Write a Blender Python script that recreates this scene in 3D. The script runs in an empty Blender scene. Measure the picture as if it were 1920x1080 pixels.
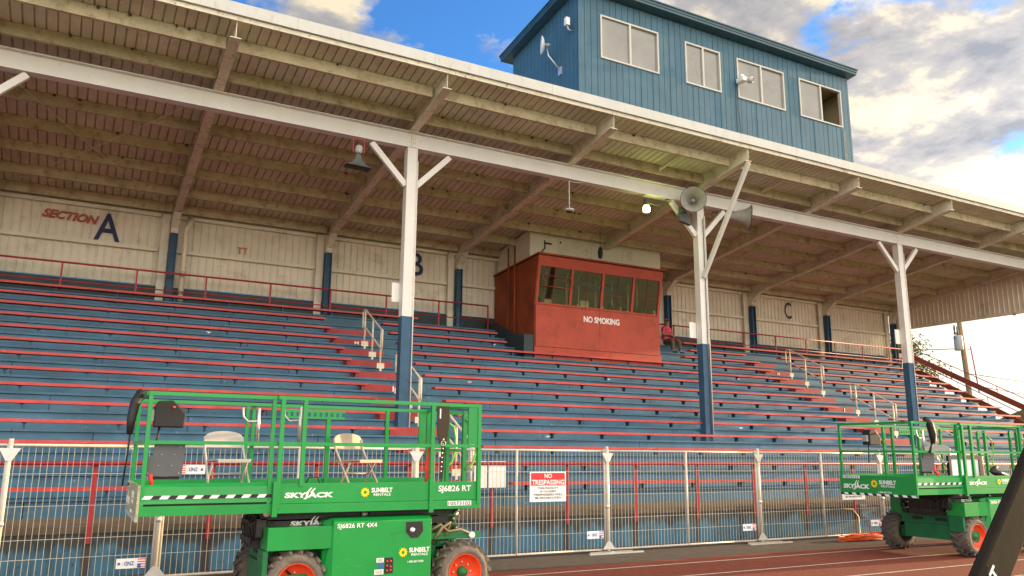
import bpy, math, random
from mathutils import Vector, Matrix
random.seed(7)
R = math.radians
sc = bpy.context.scene
C = sc.collection

# ------------------------------------------------------------------ camera
cam_d = bpy.data.cameras.new('camera'); cam = bpy.data.objects.new('camera', cam_d); C.objects.link(cam)
cam_d.sensor_width = 36; cam_d.lens = 36*1499.2/1920; cam_d.clip_end = 3000; cam_d.clip_start = .05
yaw, pit, rol = .4978, .2033, -.0080
cy, sy = math.cos(yaw), math.sin(yaw)
fw = Vector((sy*math.cos(pit), cy*math.cos(pit), math.sin(pit)))
rt0 = Vector((cy, -sy, 0)); dn0 = fw.cross(rt0)
rt = math.cos(rol)*rt0 + math.sin(rol)*dn0
up = -(-math.sin(rol)*rt0 + math.cos(rol)*dn0)
m = Matrix((rt, up, -fw)).transposed().to_4x4(); m.translation = (0, 0, 1.75)
cam.matrix_world = m
sc.camera = cam

# ------------------------------------------------------------------ world and sun
SUN_AZ, SUN_EL = R(94), R(8)          # azimuth from +Y towards +X
w = bpy.data.worlds.new('World'); sc.world = w; w.use_nodes = True
nt = w.node_tree; nt.nodes.clear()
def N(t, **k):
    n = nt.nodes.new(t)
    for a, b in k.items(): setattr(n, a, b)
    return n
def L(a, b): nt.links.new(a, b)
def MA(op, a=None, b=None, c=None, clamp=False):
    n = N('ShaderNodeMath', operation=op); n.use_clamp = clamp
    for i, v in enumerate((a, b, c)):
        if v is None: continue
        if isinstance(v, (int, float)): n.inputs[i].default_value = v
        else: L(v, n.inputs[i])
    return n.outputs[0]
def MIX(f, a, b, mode='MIX'):
    n = N('ShaderNodeMix', data_type='RGBA', blend_type=mode)
    for s, v in ((n.inputs[0], f), (n.inputs[6], a), (n.inputs[7], b)):
        if isinstance(v, (int, float)): s.default_value = v
        elif isinstance(v, tuple): s.default_value = v+(1,)
        else: L(v, s)
    return n.outputs[2]
def RAMP(v, pts):
    n = N('ShaderNodeValToRGB'); L(v, n.inputs[0]); e = n.color_ramp.elements
    while len(e) < len(pts): e.new(.5)
    for i, (p, c) in enumerate(pts):
        e[i].position = p; e[i].color = (c, c, c, 1) if isinstance(c, (int, float)) else c+(1,)
    return n.outputs[0]
out = N('ShaderNodeOutputWorld'); bg = N('ShaderNodeBackground'); L(bg.outputs[0], out.inputs[0])
sky = N('ShaderNodeTexSky', sky_type='NISHITA'); sky.sun_disc = False
sky.sun_elevation = SUN_EL; sky.sun_rotation = SUN_AZ; sky.air_density = 1.0; sky.dust_density = 1.2; sky.ozone_density = 2.5
tc = N('ShaderNodeTexCoord'); sep = N('ShaderNodeSeparateXYZ'); L(tc.outputs['Generated'], sep.inputs[0])
x, y, z = sep.outputs
zc = MA('ADD', MA('MAXIMUM', z, 0.0), .16)
cmb = N('ShaderNodeCombineXYZ'); L(MA('DIVIDE', x, zc), cmb.inputs[0]); L(MA('DIVIDE', y, zc), cmb.inputs[1])
def noise(vec, s, det, rough=.55, dist=0.0, off=None):
    if off:
        mp = N('ShaderNodeMapping'); L(vec, mp.inputs[0]); mp.inputs['Location'].default_value = off; vec = mp.outputs[0]
    n = N('ShaderNodeTexNoise'); L(vec, n.inputs['Vector']); n.inputs['Scale'].default_value = s
    n.inputs['Detail'].default_value = det; n.inputs['Roughness'].default_value = rough; n.inputs['Distortion'].default_value = dist
    return n.outputs[0]
n1 = noise(cmb.outputs[0], 2.6, 9, .60, .15, (5.3, 2.2, 0))
n2 = noise(cmb.outputs[0], 4.6, 8, .60, .15, (9.1, 4.7, 0))
sund = (math.sin(SUN_AZ)*math.cos(SUN_EL), math.cos(SUN_AZ)*math.cos(SUN_EL), math.sin(SUN_EL))
GLOW_AZ = R(79)
dp = N('ShaderNodeVectorMath', operation='DOT_PRODUCT'); L(tc.outputs['Generated'], dp.inputs[0]); dp.inputs[1].default_value = (math.sin(GLOW_AZ)*math.cos(SUN_EL), math.cos(GLOW_AZ)*math.cos(SUN_EL), math.sin(SUN_EL))
sd = dp.outputs['Value']
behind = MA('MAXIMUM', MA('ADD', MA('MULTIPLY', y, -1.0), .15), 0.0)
# more cloud towards the sun side, clearer overhead to the left
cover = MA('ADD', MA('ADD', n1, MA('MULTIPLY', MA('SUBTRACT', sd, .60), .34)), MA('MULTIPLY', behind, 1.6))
mask = RAMP(cover, [(.465, 0.0), (.545, 1.0)])
shade0 = RAMP(n2, [(.36, (.42, .44, .50)), (.50, (.74, .70, .68)), (.60, (1.40, 1.20, .86))])
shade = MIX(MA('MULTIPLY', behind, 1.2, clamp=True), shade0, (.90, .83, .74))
skyc = MIX(1.0, sky.outputs[0], (.62, 1.15, 1.75), 'MULTIPLY')
skyb = N('ShaderNodeVectorMath', operation='SCALE'); L(skyc, skyb.inputs[0]); skyb.inputs['Scale'].default_value = 1.35
cloudk = N('ShaderNodeVectorMath', operation='SCALE'); L(shade, cloudk.inputs[0])
# clouds behind the camera (out of view, boosted as added fill light) and near the sun are brighter
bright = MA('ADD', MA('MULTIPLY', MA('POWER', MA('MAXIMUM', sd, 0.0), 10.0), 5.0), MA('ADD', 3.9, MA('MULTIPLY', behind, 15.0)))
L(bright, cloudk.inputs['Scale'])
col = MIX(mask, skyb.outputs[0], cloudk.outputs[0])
# bright hazy horizon glow under the low sun
glow = MA('MULTIPLY', RAMP(z, [(.10, 1.0), (.34, 0.0)]), MA('POWER', MA('MAXIMUM', sd, 0.0), 3.0))
col = MIX(MA('MULTIPLY', glow, .95), col, (8.6, 7.9, 6.3))
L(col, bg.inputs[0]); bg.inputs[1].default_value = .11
sl = bpy.data.lights.new('sun', 'SUN'); sl.energy = 5.0; sl.angle = R(.6); sl.color = (1, .72, .40)
so = bpy.data.objects.new('sun', sl); C.objects.link(so)
so.rotation_euler = Vector(sund).to_track_quat('Z', 'Y').to_euler()

sc.view_settings.view_transform = 'Standard'; sc.view_settings.look = 'None'
sc.view_settings.exposure = 0.76; sc.view_settings.gamma = 1
sc.render.engine = 'CYCLES'
sc.cycles.max_bounces = 8; sc.cycles.diffuse_bounces = 5

# ------------------------------------------------------------------ materials
MATS = {}
def mat(name, col, rough=.6, var=.18, scale=3.0, metal=0.0, dirt=None, dirt_amt=.4, dirt_scale=1.2, stretch=None, spec=.4, emit=None, bump=0.0):
    if name in MATS: return MATS[name]
    global nt
    keep = nt
    mt = bpy.data.materials.new(name); mt.use_nodes = True; nt = mt.node_tree
    p = nt.nodes['Principled BSDF']
    p.inputs['Roughness'].default_value = rough; p.inputs['Metallic'].default_value = metal
    p.inputs['Specular IOR Level'].default_value = spec
    t = N('ShaderNodeTexCoord'); g = N('ShaderNodeNewGeometry')
    vec = g.outputs['Position']
    c = col
    if var:
        n = noise(vec, scale, 5, .65)
        lo = tuple(v*(1-var) for v in col); hi = tuple(min(1, v*(1+var)) for v in col)
        c = RAMP(n, [(.3, lo), (.7, hi)])
    if dirt:
        mp = N('ShaderNodeMapping'); L(vec, mp.inputs[0]); mp.inputs['Scale'].default_value = stretch or (1, 1, 1)
        n = noise(mp.outputs[0], dirt_scale, 8, .7)
        f = RAMP(n, [(.62-.22*dirt_amt, 0.0), (.78-.1*dirt_amt, 1.0)])
        c = MIX(MA('MULTIPLY', f, min(1, .35+dirt_amt)), c, dirt)
    if isinstance(c, tuple): p.inputs['Base Color'].default_value = c+(1,)
    else: L(c, p.inputs['Base Color'])
    if bump:
        b = N('ShaderNodeBump'); b.inputs['Strength'].default_value = bump; b.inputs['Distance'].default_value = .02
        L(noise(vec, 25, 4), b.inputs['Height']); L(b.outputs[0], p.inputs['Normal'])
    if emit:
        p.inputs['Emission Color'].default_value = emit[0]+(1,); p.inputs['Emission Strength'].default_value = emit[1]
    nt = keep
    MATS[name] = mt
    return mt
M = dict(
 blue=mat('blue_step_paint', (.042, .122, .195), .55, .3, 1.0, dirt=(.10, .13, .145), dirt_amt=.42, dirt_scale=3.4, stretch=(.45, 1, 2.5)),
 bluewall=mat('weathered_blue_wall', (.055, .16, .24), .7, .25, 1.1, dirt=(.035, .028, .02), dirt_amt=.55, dirt_scale=2.0, stretch=(1.2, 1, .22)),
 darkblue=mat('dark_blue_trim', (.03, .09, .16), .55, .2, 3),
 slate=mat('dark_slate_paint', (.03, .048, .055), .6, .25, 2),
 red=mat('red_bench_paint', (.50, .05, .045), .45, .2, 2.5, dirt=(.35, .13, .12), dirt_amt=.35, dirt_scale=5),
 redrail=mat('red_rail_paint', (.36, .022, .03), .45, .2, 3, dirt=(.12, .03, .02), dirt_amt=.3, dirt_scale=8),
 redstep=mat('red_step_paint', (.36, .035, .035), .6, .2, 3, dirt=(.14, .05, .05), dirt_amt=.4, dirt_scale=6),
 booth=mat('booth_red_paint', (.43, .068, .038), .6, .14, 1.3, dirt=(.24, .045, .028), dirt_amt=.45, dirt_scale=3),
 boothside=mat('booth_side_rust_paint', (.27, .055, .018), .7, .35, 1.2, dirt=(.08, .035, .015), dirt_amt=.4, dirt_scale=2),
 white=mat('white_beam_paint', (.70, .68, .64), .45, .05, 2, dirt=(.42, .28, .16), dirt_amt=.1, dirt_scale=7, stretch=(1, 1, .5)),
 fascia=mat('weathered_white_fascia', (.50, .51, .50), .55, .06, 2, dirt=(.38, .34, .28), dirt_amt=.35, dirt_scale=7, stretch=(1.2, 1, .3)),
 cream=mat('cream_siding', (.74, .68, .55), .65, .08, 1.2, dirt=(.40, .32, .20), dirt_amt=.35, dirt_scale=1.5),
 creamb=mat('cream_beam_dirty', (.68, .64, .51), .65, .15, 2, dirt=(.30, .20, .11), dirt_amt=.5, dirt_scale=4),
 deck=mat('roof_deck_underside', (.60, .61, .47), .75, .16, .8, dirt=(.40, .36, .26), dirt_amt=.4, dirt_scale=2),
 purlin=mat('purlin_paint', (.52, .455, .30), .7, .16, 2.2, dirt=(.24, .15, .06), dirt_amt=.55, dirt_scale=4),
 pbblue=mat('press_box_blue_siding', (.050, .125, .185), .6, .14, 1.6, dirt=(.045, .10, .14), dirt_amt=.45, dirt_scale=3, stretch=(1, 1, .3)),
 pbtrim=mat('press_box_trim', (.035, .085, .12), .4, .15, 4),
 groove=mat('dark_groove', (.02, .05, .08), .8, 0),
 winframe=mat('window_frame_white', (.50, .49, .46), .4, .05, 8),
 green=mat('green_lift_paint', (.006, .28, .048), .32, .07, 2, spec=.5, dirt=(.03, .24, .09), dirt_amt=.2, dirt_scale=5),
 dgreen=mat('green_lift_paint_worn', (.01, .16, .05), .5, .2, 4, dirt=(.03, .07, .04), dirt_amt=.4, dirt_scale=9),
 black=mat('black_plastic', (.018, .017, .016), .55, .2, 9),
 scissor=mat('scissor_dark_steel', (.035, .032, .03), .5, .3, 6),
 gplate=mat('dark_grey_plate', (.10, .105, .115), .5, .08, 9),
 tyre=mat('grey_tyre_rubber', (.15, .125, .10), .85, .25, 9, dirt=(.26, .21, .16), dirt_amt=.45, dirt_scale=12, bump=.3),
 rim=mat('orange_rim_paint', (.80, .075, .02), .4, .1, 6),
 steel=mat('galvanised_steel', (.62, .60, .57), .35, .1, 20, metal=.6),
 wire=mat('galvanised_wire', (.56, .51, .40), .35, .1, 20),
 fpost=mat('galvanised_fence_tube', (.55, .50, .42), .40, .14, 9, dirt=(.5, .40, .25), dirt_amt=.3, dirt_scale=9),
 hrail=mat('cream_handrail_paint', (.68, .60, .46), .45, .1, 7, dirt=(.36, .22, .11), dirt_amt=.4, dirt_scale=16),
 chair=mat('beige_metal_chair', (.42, .34, .25), .45, .06, 8),
 chairw=mat('pale_chair', (.46, .42, .39), .4, .05, 8),
 sign=mat('sign_white', (.80, .80, .80), .4, .03, 9),
 signred=mat('sign_red', (.72, .03, .04), .4, .03, 9),
 ink=mat('sign_black_ink', (.03, .03, .035), .5, 0),
 decal=mat('white_decal', (.86, .86, .84), .4, 0),
 yellow=mat('yellow_decal', (.90, .62, .01), .4, 0),
 inkblue=mat('sign_blue_ink', (.05, .12, .40), .5, 0),
 navy=mat('navy_letter_paint', (.018, .028, .10), .6, .2, 6),
 fred=mat('faded_red_letter_paint', (.42, .09, .07), .7, .3, 9, dirt=(.55, .40, .30), dirt_amt=.5, dirt_scale=14),
 asphalt=mat('asphalt', (.075, .058, .045), .85, .3, 6, dirt=(.12, .095, .07), dirt_amt=.4, dirt_scale=1.3, bump=.4),
 track=mat('red_track_rubber', (.20, .045, .020), .8, .16, 8, dirt=(.27, .075, .04), dirt_amt=.4, dirt_scale=.5, bump=.5),
 line=mat('track_line_paint', (.62, .52, .44), .7, .2, 9),
 conc=mat('walkway_concrete', (.105, .078, .052), .85, .3, 3, dirt=(.10, .075, .05), dirt_amt=.5, dirt_scale=2.5),
 field=mat('grass_ground', (.17, .21, .08), .9, .3, .5),
 horn=mat('grey_horn_metal', (.34, .33, .31), .5, .12, 8),
 horndark=mat('dark_horn_metal', (.075, .08, .075), .55, .2, 8),
 paper=mat('paper', (.80, .79, .76), .7, .03, 9),
 orange=mat('orange_cord', (.85, .12, .02), .5, .1, 9),
 ycord=mat('yellow_cord', (.75, .45, .06), .5, .1, 9),
 redstrap=mat('red_strap', (.75, .04, .03), .6, .2, 20),
 skin=mat('skin', (.33, .17, .11), .55, .05, 9),
 pink=mat('pink_tshirt', (.70, .07, .14), .8, .12, 9),
 khaki=mat('olive_khaki_trousers', (.15, .11, .065), .85, .15, 9),
 shoe=mat('dark_shoe', (.04, .03, .025), .7, .1, 9),
 hair=mat('grey_hair', (.20, .14, .10), .8, .2, 20),
 wood=mat('weathered_pole_wood', (.26, .16, .08), .85, .25, 5, stretch=(4, 4, .3), dirt=(.12, .07, .03), dirt_amt=.4, dirt_scale=3),
 leaf=mat('leaf', (.07, .10, .022), .6, .45, 1.2),
 leafy=mat('leaf_yellowish', (.20, .17, .03), .6, .4, 1.2),
 bark=mat('bark', (.10, .07, .045), .9, .2, 5),
 interior=mat('booth_interior', (.22, .20, .13), .8, .3, 1.5),
 pbint=mat('press_box_interior', (.46, .38, .24), .8, .1, 1.5),
 pblind=mat('press_box_blind', (.22, .215, .20), .12, .12, 1.2, spec=.7, dirt=(.13, .125, .115), dirt_amt=.4, dirt_scale=1.0, stretch=(1, 1, 1.6)),
 lamp=mat('lamp_glow', (.9, 1, .8), .4, 0, emit=((.85, 1.0, .45), 3.2)),
 scuff=mat('scuffed_end_plate', (.40, .38, .24), .6, .3, 12, dirt=(.10, .20, .09), dirt_amt=.6, dirt_scale=14),
 screen=mat('lit_screen', (.7, .7, .7), .3, 0, emit=((.85, .88, .9), .15)),
 hill=mat('tree_hill', (.12, .11, .05), .9, .4, .3),
 beige=mat('beige_building', (.45, .37, .27), .8, .1, 2),
 net=mat('net_cord', (.16, .10, .06), .8, .1, 9),
 pad=mat('black_pad_vinyl', (.026, .019, .013), .85, .2, 5, bump=.04, spec=.12),
)
def glass(name, tint, rough=.04, mix=.35):
    mt = bpy.data.materials.new(name); mt.use_nodes = True; t = mt.node_tree; t.nodes.clear()
    o = t.nodes.new('ShaderNodeOutputMaterial'); mx = t.nodes.new('ShaderNodeMixShader')
    tr = t.nodes.new('ShaderNodeBsdfTransparent'); gl = t.nodes.new('ShaderNodeBsdfGlossy')
    tr.inputs[0].default_value = tint+(1,); gl.inputs[0].default_value = (.55, .55, .5, 1); gl.inputs['Roughness'].default_value = rough
    mx.inputs[0].default_value = mix
    t.links.new(tr.outputs[0], mx.inputs[1]); t.links.new(gl.outputs[0], mx.inputs[2]); t.links.new(mx.outputs[0], o.inputs[0])
    return mt
M['glass'] = glass('booth_window_glass', (.80, .79, .68), .03, .13)
# wall with rust streaks below the rail posts
def flecks(key, colr, scale, lo, hi):
    global nt
    keep = nt; nt = M[key].node_tree; p = nt.nodes['Principled BSDF']; src = p.inputs['Base Color'].links[0].from_socket
    g = N('ShaderNodeNewGeometry'); a = noise(g.outputs['Position'], scale, 3, .6); b = noise(g.outputs['Position'], 1.3, 3, .6, off=(7, 3, 1))
    f = MA('MULTIPLY', RAMP(a, [(lo, 0.0), (hi, 1.0)]), RAMP(b, [(.45, 0.0), (.6, 1.0)]))
    L(MIX(f, src, colr), p.inputs['Base Color']); nt = keep
flecks('blue', (.45, .46, .44), 16, .70, .73); flecks('red', (.45, .30, .26), 22, .66, .70); flecks('bluewall', (.03, .03, .03), 14, .66, .70)
flecks('redstep', (.10, .09, .10), 12, .62, .68); flecks('white', (.30, .17, .08), 18, .70, .74); flecks('darkblue', (.35, .38, .38), 16, .68, .72); flecks('creamb', (.20, .11, .05), 14, .60, .66); flecks('green', (.05, .10, .05), 24, .70, .74); flecks('booth', (.16, .04, .03), 9, .68, .72)
def streak_wall():
    global nt
    keep = nt; mt = M['bluewall']; nt = mt.node_tree
    p = nt.nodes['Principled BSDF']; src = p.inputs['Base Color'].links[0].from_socket
    g = N('ShaderNodeNewGeometry'); s = N('ShaderNodeSeparateXYZ'); L(g.outputs['Position'], s.inputs[0])
    ph = MA('ABSOLUTE', MA('SUBTRACT', MA('FRACT', MA('ADD', MA('DIVIDE', MA('SUBTRACT', s.outputs[0], .386), 1.585), 100.5)), .5))
    nn = noise(g.outputs['Position'], 6, 4)
    ph = MA('ADD', ph, MA('MULTIPLY', MA('SUBTRACT', nn, .5), .05))
    st = RAMP(ph, [(.025, 1.0), (.05, 0.0)])
    c = MIX(MA('MULTIPLY', st, .85), src, (.07, .035, .014))
    mp = N('ShaderNodeMapping'); L(g.outputs['Position'], mp.inputs[0]); mp.inputs['Scale'].default_value = (2.2, 1, .5)
    top = MA('ADD', MA('MULTIPLY', MA('SUBTRACT', s.outputs[2], .40), 1.3), noise(mp.outputs[0], 1.6, 7, .7))
    tm = RAMP(top, [(.42, 0.0), (.56, 1.0)])
    c = MIX(MA('MULTIPLY', tm, .85), c, (.035, .026, .018))
    L(c, p.inputs['Base Color']); nt = keep
streak_wall()

# ------------------------------------------------------------------ mesh helpers
class MB:
    def __init__(s): s.v = []; s.f = []; s.m = []; s.ms = []; s.cur = 0; s.smooth = []
    def use(s, mt):
        if mt not in s.ms: s.ms.append(mt)
        s.cur = s.ms.index(mt); return s
    def add(s, vs, fs, sm=False):
        o = len(s.v); s.v += [tuple(v) for v in vs]
        for f in fs: s.f.append([i+o for i in f]); s.m.append(s.cur); s.smooth.append(sm)
        return s
    def box(s, x0, x1, y0, y1, z0, z1):
        vs = [(x0,y0,z0),(x1,y0,z0),(x1,y1,z0),(x0,y1,z0),(x0,y0,z1),(x1,y0,z1),(x1,y1,z1),(x0,y1,z1)]
        return s.add(vs, [(0,3,2,1),(4,5,6,7),(0,1,5,4),(1,2,6,5),(2,3,7,6),(3,0,4,7)])
    def bar(s, a, b, wx, wy, upv=(0,0,1)):
        a = Vector(a); b = Vector(b); d = (b-a).normalized(); u = Vector(upv)
        if abs(d.dot(u)) > .98: u = Vector((0,1,0))
        r = d.cross(u).normalized(); u = r.cross(d).normalized()
        vs = []
        for p in (a, b):
            for sx, sz in ((-1,-1),(1,-1),(1,1),(-1,1)): vs.append(p + r*sx*wx/2 + u*sz*wy/2)
        return s.add(vs, [(3,2,1,0),(4,5,6,7),(0,1,5,4),(1,2,6,5),(2,3,7,6),(3,0,4,7)])
    def tube(s, pts, r, n=8, close=False):
        pts = [Vector(p) for p in pts]; rings = []
        prev = None
        for i, p in enumerate(pts):
            d = (pts[min(i+1, len(pts)-1)] - pts[max(i-1, 0)]).normalized()
            u = prev if prev is not None else (Vector((0,0,1)) if abs(d.z) < .9 else Vector((1,0,0)))
            a = d.cross(u)
            if a.length < 1e-4: a = d.cross(Vector((0,1,0)))
            a.normalize(); b = a.cross(d).normalized(); prev = b
            rr = r[i] if isinstance(r, (list, tuple)) else r
            rings.append([p + a*math.cos(2*math.pi*k/n)*rr + b*math.sin(2*math.pi*k/n)*rr for k in range(n)])
        vs = [v for q in rings for v in q]; fs = []
        for i in range(len(rings)-1):
            for k in range(n):
                fs.append((i*n+k, i*n+(k+1)%n, (i+1)*n+(k+1)%n, (i+1)*n+k))
        o = len(s.v); s.add(vs, fs, True)
        s.cur_add_caps(o, n, len(rings)); return s
    def cur_add_caps(s, o, n, k):
        s.f.append([o+i for i in reversed(range(n))]); s.m.append(s.cur); s.smooth.append(False)
        s.f.append([o+(k-1)*n+i for i in range(n)]); s.m.append(s.cur); s.smooth.append(False)
    def lathe(s, prof, c, axis, n=24, caps=True):
        axis = Vector(axis).normalized(); c = Vector(c)
        u = axis.cross(Vector((0,0,1)))
        if u.length < .1: u = axis.cross(Vector((1,0,0)))
        u.normalize(); v = axis.cross(u)
        vs = []; fs = []
        for (t, r) in prof:
            for k in range(n):
                a = 2*math.pi*k/n; vs.append(c + axis*t + (u*math.cos(a)+v*math.sin(a))*r)
        for i in range(len(prof)-1):
            for k in range(n): fs.append((i*n+k, i*n+(k+1)%n, (i+1)*n+(k+1)%n, (i+1)*n+k))
        if caps:
            fs.append(tuple(reversed(range(n)))); fs.append(tuple((len(prof)-1)*n+k for k in range(n)))
        return s.add(vs, fs, True)
    def prism(s, poly, d, base=(0,0,0)):      # extrude polygon (3D points) along d
        d = Vector(d); n = len(poly); P = [Vector(p)+Vector(base) for p in poly]
        vs = P + [p+d for p in P]
        fs = [tuple(reversed(range(n))), tuple(n+i for i in range(n))] + [(i, (i+1)%n, n+(i+1)%n, n+i) for i in range(n)]
        return s.add(vs, fs)
    def build(s, name, mt=None, parent=None, bevel=0):
        me = bpy.data.meshes.new(name); me.from_pydata(s.v, [], s.f)
        ms = s.ms if s.ms else [mt]
        for q in ms: me.materials.append(q)
        if s.ms:
            me.polygons.foreach_set('material_index', s.m)
        me.polygons.foreach_set('use_smooth', s.smooth)
        me.update()
        import bmesh
        bm = bmesh.new(); bm.from_mesh(me); bmesh.ops.recalc_face_normals(bm, faces=bm.faces); bm.to_mesh(me); bm.free()
        o = bpy.data.objects.new(name, me); C.objects.link(o)
        if parent: o.parent = parent
        if bevel:
            md = o.modifiers.new('bevel', 'BEVEL'); md.width = bevel; md.segments = 2; md.limit_method = 'ANGLE'
        return o
def tag(o, label, cat, group=None, kind=None):
    if label: o['label'] = label
    if cat: o['category'] = cat
    if group: o['group'] = group
    if kind: o['kind'] = kind
    return o
def thing(name, loc, label, cat, group=None, rz=0):
    o = bpy.data.objects.new(name, None); C.objects.link(o); o.location = loc; o.rotation_euler = (0, 0, rz)
    o.empty_display_size = .2
    return tag(o, label, cat, group)
def struct(o, kind='structure'):
    o['kind'] = kind; return o
def box(name, mt, parent, *b, bevel=0): return MB().box(*b).build(name, mt, parent, bevel)
def tree_copy(o, parent=None, loc=None):
    c = o.copy(); C.objects.link(c); c.parent = parent
    if loc: c.location = loc
    for ch in list(o.children):
        tree_copy(ch, c)
    return c
def txt_mesh(body, bold=0.0, shear=0.0, fit=None):
    cu = bpy.data.curves.new('t', 'FONT'); cu.body = body; cu.offset = bold; cu.shear = shear; cu.extrude = .004; cu.resolution_u = 3
    o = bpy.data.objects.new('t', cu); C.objects.link(o)
    dg = bpy.context.evaluated_depsgraph_get(); dg.update()
    me = bpy.data.meshes.new_from_object(o.evaluated_get(dg)); bpy.data.objects.remove(o); bpy.data.curves.remove(cu)
    return me
def text(name, body, rect, origin, right, upv, mt, parent, bold=.01, shear=0.0):
    """body stretched to rect=(w,h) with its lower-left at origin, right/up in parent space"""
    me = txt_mesh(body, bold, shear)
    xs = [v.co.x for v in me.vertices]; ys = [v.co.y for v in me.vertices]
    x0, x1, y0, y1 = min(xs), max(xs), min(ys), max(ys)
    r = Vector(right).normalized(); u = Vector(upv).normalized(); n = r.cross(u); og = Vector(origin)
    for v in me.vertices:
        a = (v.co.x-x0)/(x1-x0)*rect[0]; b = (v.co.y-y0)/(y1-y0)*rect[1]
        v.co = og + r*a + u*b + n*(v.co.z*.3+.0015)
    me.materials.clear(); me.materials.append(mt)
    me.name = name
    o = bpy.data.objects.new(name, me); C.objects.link(o); o.parent = parent
    return o

# ------------------------------------------------------------------ ground
struct(MB().add([(-900,-900,0),(1200,-900,0),(1200,1200,0),(-900,1200,0)], [(0,1,2,3)]).build('ground', M['field']))
tr = struct(MB().add([(-70,2.0,.004),(90,2.0,.004),(90,11.15,.004),(-70,11.15,.004)], [(0,1,2,3)]).build('running_track', M['track']))
for i, yy in enumerate((10.66, 9.58, 8.50, 7.42, 6.34, 5.26, 4.18, 3.10)):
    MB().add([(-70,yy-.025,.008),(90,yy-.025,.008),(90,yy+.025,.008),(-70,yy+.025,.008)], [(0,1,2,3)]).build('lane_line', M['line'], tr)
struct(MB().add([(-70,11.15,.006),(90,11.15,.006),(90,13.1,.006),(-70,13.1,.006)], [(0,1,2,3)]).build('asphalt_apron', M['asphalt']))

# ------------------------------------------------------------------ seating
XL, XR = -12.0, 33.45
T, RS = .6975, .372
def Yk(k): return 15.5 + T*k
def Bz(k): return 1.533 + RS*k
def Dz(k): return 1.36 + RS*k
st = thing('bleachers', (0,0,0), 'blue painted stepped bleachers with red plank benches under the grandstand roof', 'bleachers')
box('front_wall', M['bluewall'], st, XL, XR, 13.1, 13.3, 0, .60)
mb = MB(); mb.box(XL, XR, 13.08, 14.85, .60, .69); mb.build('walkway', M['conc'], st)
for k in range(-1, 13):
    mb = MB()
    y0 = (14.8 if k == -1 else Yk(k)+.02); y1 = Yk(k+1)+.02 if k < 12 else 24.75
    z0 = .69 if k == -1 else Dz(k-1)
    z1 = Dz(k) if k > -1 else .99
    xs = [XL]; x = XL + (k*1.7) % 4.2 + .6
    while x < XR-.8: xs.append(x); x += 4.2
    xs.append(XR)
    for a, b in zip(xs, xs[1:]):
        g = .006
        mb.box(a+g, b-g, y0+.02, y0+.08, z0, z1-.055)          # riser board
    x = XL + (k*2.9+1.3) % 3.6 + .4; xs = [XL]
    while x < XR-.8: xs.append(x); x += 3.6
    xs.append(XR)
    for a, b in zip(xs, xs[1:]):
        mb.box(a+.004, b-.004, y0-.015, y1+.06, z1-.045, z1)
    mb.box(XL, XR, y0+.09, y0+.14, z0-.1, z1-.046)
    mb.build('step', M['blue'], st)
A1, A1b, A2, A2b, HS = 6.30, 8.08, 23.08, 24.98, 1.27
rowname = {-1:'lowest', 0:'second', 1:'third', 2:'fourth', 3:'fifth', 4:'sixth', 5:'seventh', 6:'eighth', 7:'ninth', 8:'tenth', 9:'eleventh', 10:'twelfth', 11:'thirteenth', 12:'top'}
for k in range(-1, 13):
    segs = [(XL, A1), (A1b, A2), (A2b, XR+.35)]
    if k in (10, 11, 12): segs = [(XL, A1 if k < 12 else 9.5), (A1b if k < 12 else 9.55, 12.02), ({10: 19.35, 11: 20.25, 12: 20.5}[k], A2), (A2b, XR+.35)]
    if k == 12: segs = [(XL, 9.5), (20.5, XR)]
    for (a, b) in segs:
        y = Yk(k) if k > -1 else 14.78; z = Bz(k)
        mb = MB(); mb.use(M['red'])
        x = a
        while x < b-.01:
            e = min(x+4.88, b)
            if b-e < .6: e = b
            mb.box(x+(.003 if x > a else 0), e, y-.06+random.uniform(-.008,.008), y+.20, z-.056+random.uniform(-.004,.004), z+random.uniform(-.003,.004)); x = e
        mb.use(M['darkblue'])
        x = a+.35+random.uniform(0, .5)
        while x < b:
            mb.box(x-.014, x+.014, y+.03, y+.16, Dz(k)+.002 if k > -1 else .99, z-.057)
            mb.box(x-.045, x+.045, y+.0, y+.18, z-.070, z-.057)
            x += 1.5+random.uniform(-.05, .05)
        mb.build('bench', None, st)
for (a, xe) in ((A1, A1+HS), (A2, A2+HS)):
    for k in range(0, 12):
        y = Yk(k)+.018
        MB().box(a, xe, y-.33, y, Dz(k-1)+.002 if k > 0 else .992, Dz(k-1)+RS*.52).build('half_step', M['redstep'], st)
    # painted row letters on the steps
    text('row_letter', 'M', (.12, .11), (a+.62, Yk(10)-.315, Dz(9)+.03), (1,0,0), (0,0,1), M['decal'], st, .02)
    text('row_letter', 'I', (.035, .13), (a+.80, Yk(6)-.315, Dz(5)+.03), (1,0,0), (0,0,1), M['decal'], st, .02)
text('row_letter', 'N', (.10, .07), (A1+.58, Yk(11)-.0, Dz(11)-.20), (1,0,0), (0,0,1), M['decal'], st, .02)

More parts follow.
